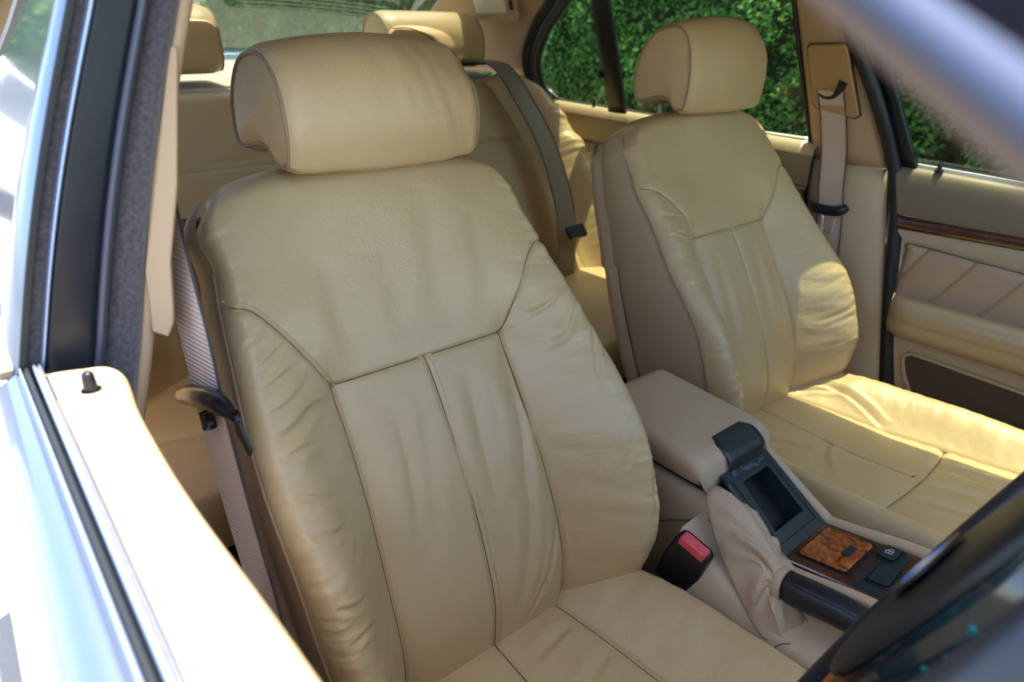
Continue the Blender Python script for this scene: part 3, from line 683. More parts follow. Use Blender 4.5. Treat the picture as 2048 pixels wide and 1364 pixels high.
def headrest(seat, cx, W2, org, seed, scale=1.0, m=M_leather, disc_m=M_leather, nx=150, nvp=170, wr=1., prof=None):
    """D-shaped bolster: side profile (y,z) swept across x"""
    prof = prof or [(.090,.0865),(.0765,.092),(.0700,.110),(.0680,.130),(.0705,.152),(.0790,.174),(.0960,.191),(.122,.2025),(.152,.2045),(.185,.199),(.212,.180),(.230,.155),(.236,.125),(.232,.104),(.222,.094),(.203,.0925),(.180,.097),(.159,.1005),(.142,.100),(.130,.0955),(.121,.089),(.108,.0850)]
    P = smoothpath([(a, b, 0) for a, b in prof], 12, True)[:, :2]
    d = np.r_[0, np.cumsum(np.linalg.norm(np.diff(np.vstack([P, P[:1]]), axis=0), axis=1))]
    s = np.linspace(0, d[-1], nvp, endpoint=False); PP = np.vstack([P, P[:1]])
    P = np.stack([np.interp(s, d, PP[:, 0]), np.interp(s, d, PP[:, 1])], 1)
    c = P.mean(0)
    T = np.roll(P, -1, 0)-np.roll(P, 1, 0); T /= np.linalg.norm(T, axis=1)[:, None]; Nrm = np.stack([T[:, 1], -T[:, 0]], 1)
    if ((P-c)*Nrm).sum() < 0: Nrm = -Nrm
    xs = np.linspace(-1, 1, nx); V = np.empty((nx, nvp, 3))
    for i, u in enumerate(xs):
        shr = .0075*max(0, (abs(u)-.86)/.14)**2.2+.004*u*u
        x = cx+W2*u*(1-.0)
        crown = -.006*(u*u)                                     # front bows backwards towards the ends
        off = -shr+.0016*math.exp(-((1-abs(u))/.03))
        zt = P[:, 1]; fr = sm(P[:, 0].min()+.10, P[:, 0].min()+.005, P[:, 0])                # front side mask
        wrk = wr*(.0026*fbm(u*5+zt*14, zt*16+u*6*0+.0*u, seed, 2)*fr+.0014*sm(.72, 1, abs(u))*fbm(np.full(nvp, u*7.), np.arange(nvp)/nvp*90, seed+3, 2))
        q = P+Nrm*(off+wrk-.010*max(0, u)**2*np.exp(-((P[:, 0]-P[:, 0].min()-.022)**2+(P[:, 1]-P[:, 1].max()+.014)**2)/.0009))[:, None]
        q[:, 1] += .0075*(1-u*u)*sm(P[:, 1].max()-.07, P[:, 1].max(), P[:, 1])
        V[i, :, 0] = x-.004*fr*0; V[i, :, 1] = q[:, 0]-crown*fr*1.8; V[i, :, 2] = q[:, 1]
    V[:, :, 1:] = V[:, :, 1:]
    V += np.array(org)
    hr = grid('headrest', V, m, seat, cv_=True)
    for si, sg in ((0, -1), (nx-1, 1)):
        rim = V[si]; cc = rim.mean(0); rows = []
        for k, e in enumerate((0, .004, .012, .03, .10, .25, .5, .75, 1)):
            rr_ = rim+(cc-rim)*e; rr_ = rr_.copy(); rr_[:, 0] += sg*(.006*(1-(1-e)**2)-.0015*math.exp(-e/.006)); rows.append(rr_)
        disc_ = grid('side_disc', np.array(rows), disc_m, hr, cv_=True)
        tube('piping', rim[::4]+np.array((sg*.0008, 0, 0)), .0017, M_piping, hr, smooth=2, closed=True, seg=8)
    return hr
def cushion(seat, org, seed, wr, lower=0, Lf=.47, folds=(), z_rise=.035, trans=.29, nu=260, nl=300):
    """org = junction point; forward is -y"""
    org = np.array(org)
    a = np.linspace(-1, 1, nu); b = np.linspace(0, 1, nl); A, B = np.meshgrid(a, b, indexing='ij')
    fa = .84; fb = .88
    yl = -.06+(Lf+.06)*np.clip(B/fb, 0, 1); ph = np.clip((B-fb)/(1-fb), 0, 1)*math.pi/2
    def W_(y): return splint(y, [-.06,0,.1,.25,.4,.55], [.178,.192,.212,.222,.218,.205])
    def xsf(y): return splint(y, [-.06,0,.1,.2,.3,.55], [.095,.100,.112,.122,.130,.140])
    def hgt(X, y):
        W = W_(y); ax = np.abs(X); xs = xsf(y)
        base = splint(y, [-.06,0,.08,.2,.35,.47,.6], [-.012,-.002,.0,-.002,.010,.020,.018])
        hb = splint(y, [-.06,0,.06,.15,.3,.45,.55], [.020,.030,.042,.052,.050,.036,.02])
        s = np.clip((ax-xs)/(.92*W-xs), 0, 1)
        H = base+hb*(s*s*(3-2*s)*.5+np.sin(s*math.pi/2)*.5)
        H += .006*(1-np.clip(ax/xs, 0, 1)**2)
        dS = np.abs(ax-xs); dT = np.where(ax < xs, np.abs(y-trans-.012*(1-(ax/.13)**2)), 9.); dC = np.where(y < trans, np.abs(X+.006*np.sin(y*9)), 9.)
        for d, am in ((dS, .0032), (dT, .0030), (dC, .0022)): H = H-am*np.exp(-(d/.0023)**2)-.003*np.exp(-d/.010)
        m2 = sm(0, .02, ax-xs)
        H = H+wr*.0040*m2*fbm(y*34+ax*10, ax*16-y*6, seed+3, 3)+wr*.0030*(1-m2)*fbm(X*10-y*5, y*22+X*14, seed+4, 2)
        H = H+wr*.0018*sm(.8, 1, ax/W)*fbm(y*130, ax*20, seed+7, 2)
        return H
    W = W_(yl); rc_ = .92*W; aa = np.abs(A); q = np.clip((aa-fa)/(1-fa), 0, 1)*math.pi/2
    X = np.sign(A)*np.where(aa < fa, rc_*aa/fa, rc_+.09*W*np.sin(q))
    H = hgt(np.clip(X, -rc_, rc_), yl)-.055*(1-np.cos(q))
    for pts, w, d in folds: H += crease(X, yl, [(p[0], p[1], 0) for p in pts], w, d)
    Y = yl+.045*np.sin(ph); H = H-.07*(1-np.cos(ph))
    P = np.stack([org[0]+X, org[1]-Y, org[2]+H], -1)
    cu = grid('cushion', P, M_leather, seat, flip=True)
    # skirt
    rim = np.concatenate([P[0, ::6], P[::6, -1], P[-1, ::-6]]); r2_ = rim.copy(); r2_[:, 2] = org[2]-.16; r2_[:, 0] = org[0]+(rim[:, 0]-org[0])*.97
    grid('seat_base', np.array([rim+np.array((0,0,.001)), rim*.0+np.stack([rim[:, 0], rim[:, 1], rim[:, 2]-.03], 1), r2_]), M_leather_side_shaded, seat)
    def line(pts): 
        Q = smoothpath([(p[0], p[1], 0) for p in pts], 8); h = hgt(Q[:, 0], Q[:, 1])+.0005
        return np.stack([org[0]+Q[:, 0], org[1]-Q[:, 1], org[2]+h], 1)
    for s in (-1, 1): tube('seam', line([(s*xsf(y), y) for y in np.linspace(-.02, Lf, 14)]), .0009, M_seam, cu, smooth=1, seg=6)
    tube('seam', line([(x, trans+.012*(1-(x/.13)**2)) for x in np.linspace(-.128, .128, 11)]), .0010, M_seam, cu, smooth=1, seg=6)
    tube('seam', line([(-.006*math.sin(y*9), y) for y in np.linspace(-.02, trans, 11)]), .0009, M_seam, cu, smooth=1, seg=6)
    return cu

dseat = thing('driver_seating', 'nearest tan leather front seat with wide headrest and stitched centre seam', 'car seat', (-.37,-.085,-.62))
backrest(dseat, (-.37,-.085,-.443), 11, 1.15, DR, tuck=.075)
headrest(dseat, -.369, .1085, (0,0,0), 21, wr=1.5)
for sx in (-.04, .04): tube('headrest_post', [(-.37+sx,.165,.03),(-.37+sx,.172,.12)], .005, M_metal, dseat, smooth=1)
cushion(dseat, (-.37,-.078,-.442), 31, 1.0, Lf=.33, trans=.40, folds=[([(.02,.06),(.06,.05),(.09,.045)], .006, .003), ([(.02,.13),(.07,.11),(.10,.10)], .006, .0025)])
pseat = thing('passenger_seating', 'farther tan leather front seat beyond the console with sun on its cushion', 'car seat', (.37,.019,-.62))
rnd = random.Random(4); PF = []
for s in (-1, 1):
    for k in range(13):
        t0 = .42-.028*k+rnd.uniform(-.012, .012)
        PF.append(([(s*.212, t0),(s*(.185), t0-.008*s*0-.010),(s*(.15+rnd.uniform(-.012,.012)), t0-.022)], .0040, rnd.uniform(.0006,.0022)*(1 if s < 0 else .55)))
for x0 in (-.07,.04,.085): PF.append(([(x0,.32),(x0-.004,.22),(x0-.014,.12)], .008, .003))
backrest(pseat, (.37,.019,-.4445), 12, .9, PF, 300, 340, stitches=False, broad=.06)
HP = [(a, b) for a, b in [(.090,.0865),(.0765,.092),(.0700,.110),(.0680,.130),(.0705,.157),(.080,.182),(.095,.197),(.118,.2055),(.150,.205),(.185,.198),(.212,.180),(.230,.155),(.236,.125),(.232,.104),(.222,.094),(.203,.0925),(.180,.097),(.159,.1005),(.142,.100),(.130,.0955),(.121,.089),(.108,.0850)]]
HP = [(.180+(a-.068)*.88-.137, .0865+(b-.0865)*1.23) for a, b in HP]
headrest(pseat, .376, .113, (0,.137,.0), 22, wr=.5, prof=HP)
for sx in (-.04, .04): tube('headrest_post', [(.37+sx,.302,.03),(.37+sx,.309,.12)], .005, M_metal, pseat, smooth=1)
cushion(pseat, (.37,.026,-.4435), 32, 1.2, folds=[([(.115,.02),(.135,.05),(.150,.10)], .004, .004), ([(.135,.02),(.15,.07),(.14,.14),(.125,.19)], .004, .0045),
    ([(-.02,.30),(.0,.36),(.01,.44)], .009, .003), ([(-.07,.31),(-.05,.38),(-.04,.46)], .009, .003), ([(.05,.31),(.06,.38),(.08,.46)], .009, .003),
    ([(-.10,.20),(-.05,.16),(0,.15)], .008, .003), ([(-.10,.06),(-.07,.08),(-.05,.14)], .008, .003),
    ([(-.125,.25),(-.16,.262),(-.19,.262)], .0026, .003), ([(-.125,.34),(-.16,.352),(-.19,.352)], .0026, .0025), ([(-.13,.38),(-.16,.392),(-.19,.394)], .0026, .0025), ([(-.13,.29),(-.16,.30),(-.185,.302)], .0022, .0018)])
# pocket flap at the passenger seat side
slab('side_flap', [(.150,.112,-.255),(.160,.085,-.268),(.170,.06,-.33),(.175,.10,-.42),(.160,.16,-.40)], (.01,0.004,0), M_leather_side_shaded, pseat, .004)

# ---- rear bench
rseat = thing('rear_bench', 'tan leather rear bench with two headrests, behind the front seats', 'rear seat', (0,.7,-.62))
RJ = np.array((0,.60,-.38)); RT = np.array((0,.38,.48)); RLn = np.linalg.norm(RT); RTu = RT/RLn; RN = np.array((0,-RTu[2],RTu[1]))
def rearback(x0, x1, seed, mir):
    nx, nt = 200, 220
    X, T = np.meshgrid(np.linspace(x0, x1, nx), np.linspace(-.03, RLn+.02, nt), indexing='ij')
    ax = np.abs(X)
    top = sm(.50, RLn, T)
    H = .02*np.sin(np.clip(T/RLn, 0, 1)*math.pi)
    xo = splint(T, [-.05,0,.1,.2,.3,.4,.5,.58,.64], [.70,.69,.67,.655,.635,.61,.57,.53,.50]); xi = splint(T, [-.05,0,.2,.4,.55,.64], [.50,.49,.475,.46,.44,.42])
    s = np.clip((ax-xi)/(xo-xi), 0, 1)
    H = H+.075*sm(0, .55, s)*sm(-.05, .10, T)*(1-.5*top)-.16*np.clip((s-.62)/.38, 0, 1)**2
    d1 = np.abs(ax-xi); d2 = np.where(ax < xi, np.abs(T-.42), 9); d3 = np.abs(ax-.16)
    for d in (d1, d2, d3): H = H-.004*np.exp(-(d/.004)**2)-.005*np.exp(-d/.014)
    H = H+.020*sm(.1, .5, s)*sm(.50, .40, T)*fbm(ax*4+T*2, T*46+ax*8, seed, 2)
    H = H+.003*fbm(X*12, T*12, seed+4, 2)
    e = np.clip((T-RLn+.045)/.065, 0, 1); H = H-.05*(1-np.sqrt(np.clip(1-e*e, 0, 1)))*1.6; T = np.where(T > RLn-.02, RLn-.02+(T-RLn+.02)*.6, T)
    P = RJ+X[..., None]*EX+T[..., None]*RTu+H[..., None]*RN
    return grid('backrest', P, M_leather, rseat, flip=mir)
rearback(-.70, -.001, 51, False); rearback(.001, .70, 52, False)
# cushion
X, Yc = np.meshgrid(np.linspace(-.69, .69, 260), np.linspace(0, 1, 110), indexing='ij')
yl = .72-(.72-.27)*np.clip(Yc/.85, 0, 1); ph = np.clip((Yc-.85)/.15, 0, 1)*1.57
H = -.365+.018*np.exp(-((np.abs(X)-.37)/.3)**4)+.010*sm(.6, .35, yl)
for c_ in (0, .30, -.30, .12, -.12): H = H-.010*np.exp(-np.abs(X-c_-.02)/.02)*(1 if c_ == 0 else .35)
dsm = np.abs(yl-.44-.05*np.cos(X*8)); H = H-.006*np.exp(-dsm/.01)
H = H+.006*fbm(X*9, yl*16, 61, 2)
grid('cushion', np.stack([X, yl-.04*np.sin(ph), H-.07*(1-np.cos(ph))], -1), M_leather, rseat)
box('bench_base', (-.69,.25,-.66), (.69,.70,-.435), M_carpet, rseat, .01)
RHP = [(1.075,.112),(1.058,.122),(1.050,.142),(1.050,.168),(1.058,.200),(1.078,.228),(1.105,.243),(1.135,.245),(1.165,.236),(1.185,.212),(1.192,.175),(1.190,.135),(1.178,.115),(1.150,.110),(1.110,.110)]
for cx in (-.352, .352):
    h = headrest(rseat, cx, .148, (0,0,0), 71, prof=[(a-1.0+.0, b) for a, b in RHP], nx=70, nvp=90, wr=.4) if False else None
def rear_headrest(cx, seed):
    P = smoothpath([(a, b, 0) for a, b in RHP], 6, True)[:, :2]; c = P.mean(0); n = len(P); rows = []
    us = np.linspace(-1, 1, 60)
    for u in us:
        e = max(0, (abs(u)-.80)/.20); k = 1-.10*e**2.4
        q = c+(P-c)*k; q = q+.0018*fbm(np.full(n, u*3.), np.arange(n)*.3, seed, 2)[:, None]
        rows.append(np.stack([np.full(n, cx+.148*u), q[:, 0]+.012*u*u, q[:, 1]], 1))
    V = np.array(rows); hr = grid('headrest', V, M_leather, rseat, cv_=True)
    for si, sg in ((0, -1), (-1, 1)):
        rim = V[si]; cc = rim.mean(0); rs = []
        for e in (0, .01, .04, .15, .4, .7, 1):
            r_1 = rim+(cc-rim)*e; r_1[:, 0] += sg*(.008*(1-(1-e)**2)); rs.append(r_1)
        grid('side_disc', np.array(rs), M_leather, hr, cv_=True)
        tube('piping', rim[::3]+np.array((sg*.001,0,0)), .0022, M_piping, hr, smooth=2, closed=True, seg=8)
    # curved seam across the front
    tube('seam', [(cx-.146,1.052,.205),(cx-.10,1.049,.206),(cx-.05,1.046,.190),(cx-.02,1.045,.165),(cx-.012,1.050,.13)], .0014, M_seam, hr)
rear_headrest(.352, 71); rear_headrest(-.352, 72)

# ==================================================================== SEAT BELTS
b1 = thing('driver_seat_belt', 'beige belt hanging beside the nearest seat with black tongue stop', 'seat belt', (-.60,0,-.1))
path1 = [(-.565,.19,.33),(-.575,.15,.22),(-.588,.105,.126),(-.5955,.076,.086),(-.602,.042,.040),(-.605,.015,-.015),(-.605,.008,-.080),(-.605,-.004,-.128),(-.605,-.020,-.180),(-.605,-.038,-.225),(-.605,-.056,-.275),(-.60,-.10,-.42)]
ribbon('webbing', path1, .048, (.22,-1,.16), .0016, M_belt, b1)
P1 = smoothpath(path1, 6); 
tube('webbing_edge', P1+np.array((.22,-1,.16))/1.04*.0237, .0013, M_belt_edge, b1, smooth=1, seg=6)
tg = tube('tongue', [(-.613,.089,-.097),(-.613,.060,-.084),(-.613,.030,-.070),(-.613,.000,-.058),(-.612,-.030,-.047),(-.611,-.057,-.040),(-.610,-.080,-.038)], [.0045,.0085,.0095,.0100,.0100,.0090,.005], M_tongue, b1, ry=.85, seg=14)
tube('stop_button', [(-.6115,-.002,-.072),(-.6115,-.005,-.086)], [.0058,.0058], M_tongue, b1, smooth=1, seg=14)
slab('tongue_plate', [(-.608,-.064,-.048),(-.607,-.072,-.050),(-.604,-.080,-.072),(-.604,-.074,-.080),(-.607,-.062,-.064)], (.003,.0,0), M_black, tg, .001)

b2 = thing('passenger_seat_belt', 'beige belt hanging on the far pillar with black tongue and steel latch', 'seat belt', (.66,.1,-.1))
ribbon('webbing', [(.618,.134,.118),(.640,.128,.07),(.655,.118,0),(.660,.112,-.06),(.662,.106,-.10),(.664,.098,-.16),(.667,.085,-.26),(.668,.062,-.38),(.668,.045,-.47)], .050, (0,-1,.02), .002, M_belt, b2)
for sg in (-1, 1): tube('webbing_edge', [(.617,.134+sg*.026,.118),(.638,.128+sg*.026,.07),(.653,.118+sg*.026,0),(.658,.112+sg*.026,-.06),(.660,.106+sg*.026,-.10),(.662,.098+sg*.026,-.16),(.665,.085+sg*.026,-.26),(.666,.062+sg*.026,-.38)], .0012, M_belt_edge, b2, seg=6)
t2 = tube('tongue', [(.652,.147,-.104),(.648,.135,-.110),(.648,.105,-.112),(.648,.078,-.107),(.652,.066,-.098)], [.007,.011,.011,.011,.007], M_black, b2, ry=.7, seg=12)
tube('latch_frame', [(.650,.128,-.118),(.650,.112,-.124),(.650,.108,-.150),(.650,.102,-.157),(.650,.090,-.156),(.650,.085,-.150),(.650,.084,-.124),(.650,.070,-.114)], .0024, M_metal, t2, seg=8)
slab('latch_plate', [(.650,.122,-.117),(.650,.078,-.115),(.650,.086,-.126),(.650,.110,-.128)], (.002,0,0), M_metal, t2, .0006)

b3 = thing('rear_seat_belt', 'dark grey belt lying across the rear backrest near the far window', 'seat belt', (.45,.8,-.1))
def rp(x, t, h): return tuple(RJ+np.array((x,0,0))+RTu*t+RN*h)
ribbon('webbing', [(.40,1.08,.125),(.425,1.02,.130),rp(.447,.60,.050),rp(.455,.5,.070),rp(.458,.35,.082),rp(.440,.2,.075),rp(.415,.10,.055),rp(.40,0,.0)], .064, (1,.08,.0), .002, M_belt_grey, b3)
for sg in (-1, 1): tube('webbing_edge', [np.array(p)+np.array((sg*.0325,.003*sg-.002,.001)) for p in [(.40,1.08,.125),(.425,1.02,.130),rp(.447,.60,.050),rp(.455,.5,.070),rp(.458,.35,.082),rp(.440,.2,.075),rp(.415,.10,.055)]], .0012, M_seal, b3, seg=6)
slab('tongue', onplane(rrect(0,0,.060,.035,.008), rp(.432,.115,.078), (1,0,.0), RTu), RN*.012, M_black, b3, .004)
slab('belt_guide', [(.35,1.035,.118),(.50,1.035,.118),(.50,1.075,.118),(.35,1.075,.118)], (0,0,.004), M_black, b3, .0015)

# ---- buckle
bk = thing('belt_buckle', 'black buckle with bright red release button beside the console', 'buckle', (-.13,-.17,-.40))
bx = np.array((0,-.045,-.030)); bx = np.array((.10,-.80,-.25)); bx /= np.linalg.norm(bx)         # width direction (image right-down)
axis = np.array((.02,-.42,.90)); axis = axis-bx*(axis@bx); axis /= np.linalg.norm(axis)
thk = np.cross(bx, axis); thk = thk if thk[0] < 0 else -thk
bc = np.array((-.128,-.176,-.385))
def bpt(a, b, c): return bc+bx*a+axis*b+thk*c
slab('buckle_body', [bpt(*p) for p in [(-.024,-.040,0),(-.026,.0,0),(-.024,.036,0),(-.018,.042,0),(.018,.042,0),(.024,.036,0),(.026,0,0),(.022,-.028,0),(.010,-.048,0)]], thk*.020, M_black, bk, .004)
slab('release_button', [bpt(*p) for p in [(-.0185,.031,.0055),(.0185,.031,.0055),(.0185,.031,.0215),(-.0185,.031,.0215)]], axis*.0135, M_red, bk, .003)
tube('buckle_stalk', [bpt(.0,-.04,.01), bpt(-.01,-.08,.008), bpt(-.02,-.13,.004)], .012, M_black, bk, ry=.6)

# ==================================================================== CENTRE CONSOLE
con = thing('centre_console', 'beige console with padded lid, empty black tray and wood panel between front seats', 'console', (0,-.1,-.60))
# body: swept section
def csec(y):
    zt = np.interp(y, [-1.0,-.40,-.256,-.20,-.157,-.12,.10], [-.30,-.345,-.372,-.341,-.316,-.318,-.318])
    return zt
ys = np.concatenate([np.linspace(-.85,-.30,12), np.linspace(-.28,-.12,20), np.linspace(-.10,.10,8)])
rows = []
for y in ys:
    zt = csec(y)-.010; lo = -.62; dd = .045*sm(-.262,-.250,y)*sm(-.150,-.160,y)
    wl = np.interp(y, [-.85,-.35,-.28,-.20,-.15,.1], [-.085,-.085,-.084,-.084,-.083,-.080])
    rows.append([(wl-.012,y,lo),(wl-.008,y,zt-.12),(wl-.003,y,zt-.03),(wl,y,zt-.010),(wl+.006,y,zt-.002),(-.062,y,zt),(-.048,y,zt-dd),(0,y,zt-dd),(.046,y,zt-dd),(.058,y,zt),(.068,y,zt-.003),(.074,y,zt-.012),(.078,y,zt-.05),(.085,y,lo)])
grid('console_body', np.array(rows), M_plastic, con)
# raised right rail
railp = [(.063,-.140,-.309),(.0625,-.157,-.3155),(.062,-.20,-.339),(.062,-.250,-.3655),(.062,-.262,-.3695),(.062,-.30,-.362),(.062,-.392,-.342),(.062,-.60,-.325),(.062,-.85,-.30)]
tube('right_rail', railp, .0085, M_plastic, con, smooth=8, seg=14, up=(0,0,1.))
tube('left_rail', [(-.062,-.262,-.3745),(-.062,-.30,-.366),(-.062,-.392,-.346),(-.062,-.60,-.33),(-.062,-.85,-.30)], .0075, M_plastic, con, smooth=8, seg=14, up=(0,0,1.))
# lower left step carrying the handbrake
rows = []
for y in np.linspace(-.85, -.16, 14):
    zz = np.interp(y, [-.85,-.38,-.30,-.20,-.16], [-.36,-.395,-.405,-.37,-.345])
    rows.append([(-.150,y,-.62),(-.142,y,zz-.03),(-.134,y,zz-.008),(-.126,y,zz),(-.085,y,zz+.003),(-.075,y,zz+.02)])
grid('handbrake_shelf', np.array(rows), M_plastic, con)
tube('body_joint', [(-.0925,-.055,-.455),(-.0905,-.090,-.405),(-.0895,-.110,-.388),(-.0885,-.150,-.362),(-.0875,-.172,-.348)], .0011, M_seam, con, seg=6)
tube('shelf_joint', [(-.151,-.298,-.440),(-.136,-.310,-.412),(-.126,-.322,-.4045),(-.100,-.340,-.400)], .0009, M_seam, con, seg=6)
# armrest lid
lid_sec = []
us = np.linspace(0, 1, 30)
rows = []
for q in np.linspace(0, 1, 34):
    y = .060-.215*q
    e = max(0, (q-.86)/.14); e0 = max(0, (.10-q)/.10)
    top = -.270-.010*q-.030*(1-math.sqrt(max(0, 1-e*e)))-.02*(1-math.sqrt(max(0, 1-e0*e0))); hw = .084-.010*(1-math.sqrt(max(0, 1-e*e)))-.02*(1-math.sqrt(max(0, 1-e0*e0)))
    bot = -.3145; sec = []
    r = .016
    for t in np.linspace(0, math.pi/2, 7): sec.append((-hw+r*(1-math.cos(t))-.0, top-r*(1-math.sin(t))))
    for t in np.linspace(math.pi/2, 0, 7): sec.append((hw-r*(1-math.cos(t)), top-r*(1-math.sin(t))))
    sec = [(-hw+.004, bot)]+[(-hw, (top-r+bot)/2)]+sec+[(hw, (top-r+bot)/2),(hw-.004, bot)]
    rows.append([(x, y, z+.003*math.cos(x/hw*1.4)*(z > bot+.02)) for x, z in sec])
V = np.array(rows)
lid = grid('armrest_lid', V, M_plastic, con, flip=True)
npmesh('lid_front', np.vstack([V[-1], V[-1].mean(0)[None]-np.array((0,.003,0))]), [[i, i+1, len(V[-1])] for i in range(len(V[-1])-1)], M_plastic, lid)
box('lid_gap', (-.077,-.150,-.320), (.077,.050,-.3135), M_black, con)
# black latch recess in the lid's front
rows = []
for q in np.linspace(0, 1, 14):
    a = q*1.45; yv = -.116-.044*math.sin(a)*1.0; zv = -.2770-.0*q-.036*(1-math.cos(a))
    hw = .040*(1-.0*q)
    ed = .010*(1-sm(0, .25, q))
    rows.append([(x, yv-.0015, zv+.0015-.0) for x in np.linspace(-.030+ed-.002, .052-ed, 12)])
grid('lid_latch', np.array(rows), M_teal, lid, thick=.002)
# black sloping tray surround, with the empty bay
S0 = np.array((0,-.1585,-.3085)); ex = np.array((1.,0,0)); ey = np.array((0,-.0965,-.0605)); Ls = np.linalg.norm(ey); ey /= Ls; nS = np.cross(ey, ex); nS = nS if nS[2] > 0 else -nS
def fr(pts): return [S0+ex*a+ey*b for a, b in pts]
hole = [(-.026,.018),(.034,.018),(.034,.088),(-.034,.088)]
outer = [(-.052,-.004),(.053,-.004),(.053,Ls+.004),(-.052,Ls+.004)]
V = fr(outer)+fr(hole); F = [[0,1,5,4],[1,2,6,5],[2,3,7,6],[3,0,4,7]]
V2 = [p+nS*.004 for p in V]; Vb = [p-nS*.035 for p in fr(hole)]
VV = V2+V+Vb; FF = F+[[0,8,9,1],[1,9,10,2],[2,10,11,3],[3,11,8,0]]+[[4,5,17,16],[5,6,18,17],[6,7,19,18],[7,4,16,19]]+[[16,17,18,19]]
tr = npmesh('tray_surround', VV, FF, M_teal, con, smooth=False)
bm = bmesh.new(); bm.from_mesh(tr.data); bmesh.ops.recalc_face_normals(bm, faces=bm.faces); bm.to_mesh(tr.data); bm.free()
mm = tr.modifiers.new('bevel', 'BEVEL'); mm.width = .0012; mm.segments = 2
slab('bay_floor', [p-nS*.028 for p in fr([(-.0335,.0185),(.0335,.0185),(.0335,.0875),(-.0335,.0875)])], -nS*.002, M_hole, tr)
slab('bay_lip', [p+nS*.0042 for p in fr([(-.044,.010),(.044,.010),(.044,.012),(-.044,.012)])], nS*.0006, M_black, tr)
for a0, b0, a1, b1_ in ((-.043,.012,-.043,.104),(.043,.012,.043,.104),(-.043,.104,.043,.104)):
    tube('groove', [S0+ex*a0+ey*b0+nS*.0042, S0+ex*a1+ey*b1_+nS*.0042], .0006, M_hole, tr, smooth=1, seg=6)
tube('tray_lip', [S0+ex*-.052+ey*.0+nS*.003, S0+ex*-.052+ey*(Ls)+nS*.003, S0+ex*-.050+ey*(Ls+.006)+nS*.001, S0+ex*.050+ey*(Ls+.006)+nS*.001], .0035, M_teal, tr, smooth=6, seg=10)
# worn glue residue above the bay
V = []; F = []
rg = np.random.default_rng(3)
for k in range(26):
    a = rg.uniform(-.036, .036); b = .005+rg.normal(0, .0014)+.003*math.sin(a*90); s_ = rg.uniform(.0025, .0060); i0 = len(V)
    th = rg.uniform(0, 6.28)
    for j in range(5): 
        w_ = s_*rg.uniform(.4, 1.2); V.append(S0+ex*(a+w_*math.cos(th+j*1.257))+ey*(b+w_*.45*math.sin(th+j*1.257))+nS*(.0044+rg.uniform(0, .0012)))
    F.append([i0+j for j in range(5)])
npmesh('glue_residue', V, F, M_glue, tr, smooth=False, label='ragged pale blue glue residue along the torn tray edge')
# wood panel
W0 = np.array((0,-.2585,-.3665)); wy = np.array((0,-.0605,.0118)); wy /= np.linalg.norm(wy); nW = np.cross(wy, ex); nW = nW if nW[2] > 0 else -nW
def wp(pts, h=0): return [W0+ex*a+wy*b+nW*h for a, b in pts]
wpn = slab('wood_panel', wp([(-.053,-.002),(.053,-.002),(.053,.30),(-.053,.30)], -.001), -nW*.004, M_wood, con, .0012)
slab('lid_gap', wp(rrect(.003,.040,.080,.066,.006), -.0008), nW*.0005, M_hole, wpn)
wl_ = slab('ashtray_lid', wp(rrect(.003,.039,.073,.059,.005), -.0006), nW*.0035, M_burl, wpn, .0022, label='orange burl wood ashtray lid')
slab('lid_handle', wp(rrect(.006,.054,.024,.010,.003), .0028), nW*.0022, M_teal, wl_, .001)
slab('switch_plate', wp([(-.047,.083),(.045,.078),(.049,.083),(.047,.104),(.035,.110),(.012,.110),(.008,.122),(-.040,.124),(-.050,.118),(-.050,.088)], -.0007), nW*.0009, M_teal, wpn)
sw = slab('window_lock_switch', wp(rrect(.034,.090,.026,.018,.003), .0002), nW*.0045, M_teal, wpn, .0012)
tube('switch_surround', wp([(p[0], p[1]) for p in rrect(.034,.090,.031,.023,.005)], .0006), .0013, M_hole, wpn, smooth=1, closed=True, seg=6)
# glyph: window-lock pictogram
g = []
for (a0, b0, a1, b1_) in ((.0295,.086,.0295,.093),(.0295,.086,.0345,.0845),(.0345,.0845,.0345,.093),(.0295,.0895,.0345,.0895),(.0295,.093,.0345,.093),(.0362,.0868,.0385,.088),(.0385,.088,.0385,.092),(.0362,.093,.0385,.092)):
    tube('glyph_stroke', wp([(a0, b0),(a1, b1_)], .0049), .00035, M_white, sw, smooth=1, seg=5)
b2_ = slab('blank_switch', wp(rrect(-.012,.102,.036,.022,.003), .0002), nW*.004, M_teal, wpn, .0012)
M_dimred = mat('dim_red_print', (0.055,0.03,0.04), .4)
for (a0, b0, a1, b1_) in ((-.017,.098,-.007,.098),(-.007,.098,-.012,.107),(-.012,.107,-.017,.098)):
    tube('warning_mark', wp([(a0, b0),(a1, b1_)], .0043), .0005, M_dimred, b2_, smooth=1, seg=5)
tube('switch_surround', wp(rrect(-.012,.102,.041,.027,.005), .0006), .0013, M_hole, wpn, smooth=1, closed=True, seg=6)
tube('wood_edge', wp([(-.054,0),(-.054,.30)], -.001), .0028, M_wood, wpn, smooth=1, seg=10)

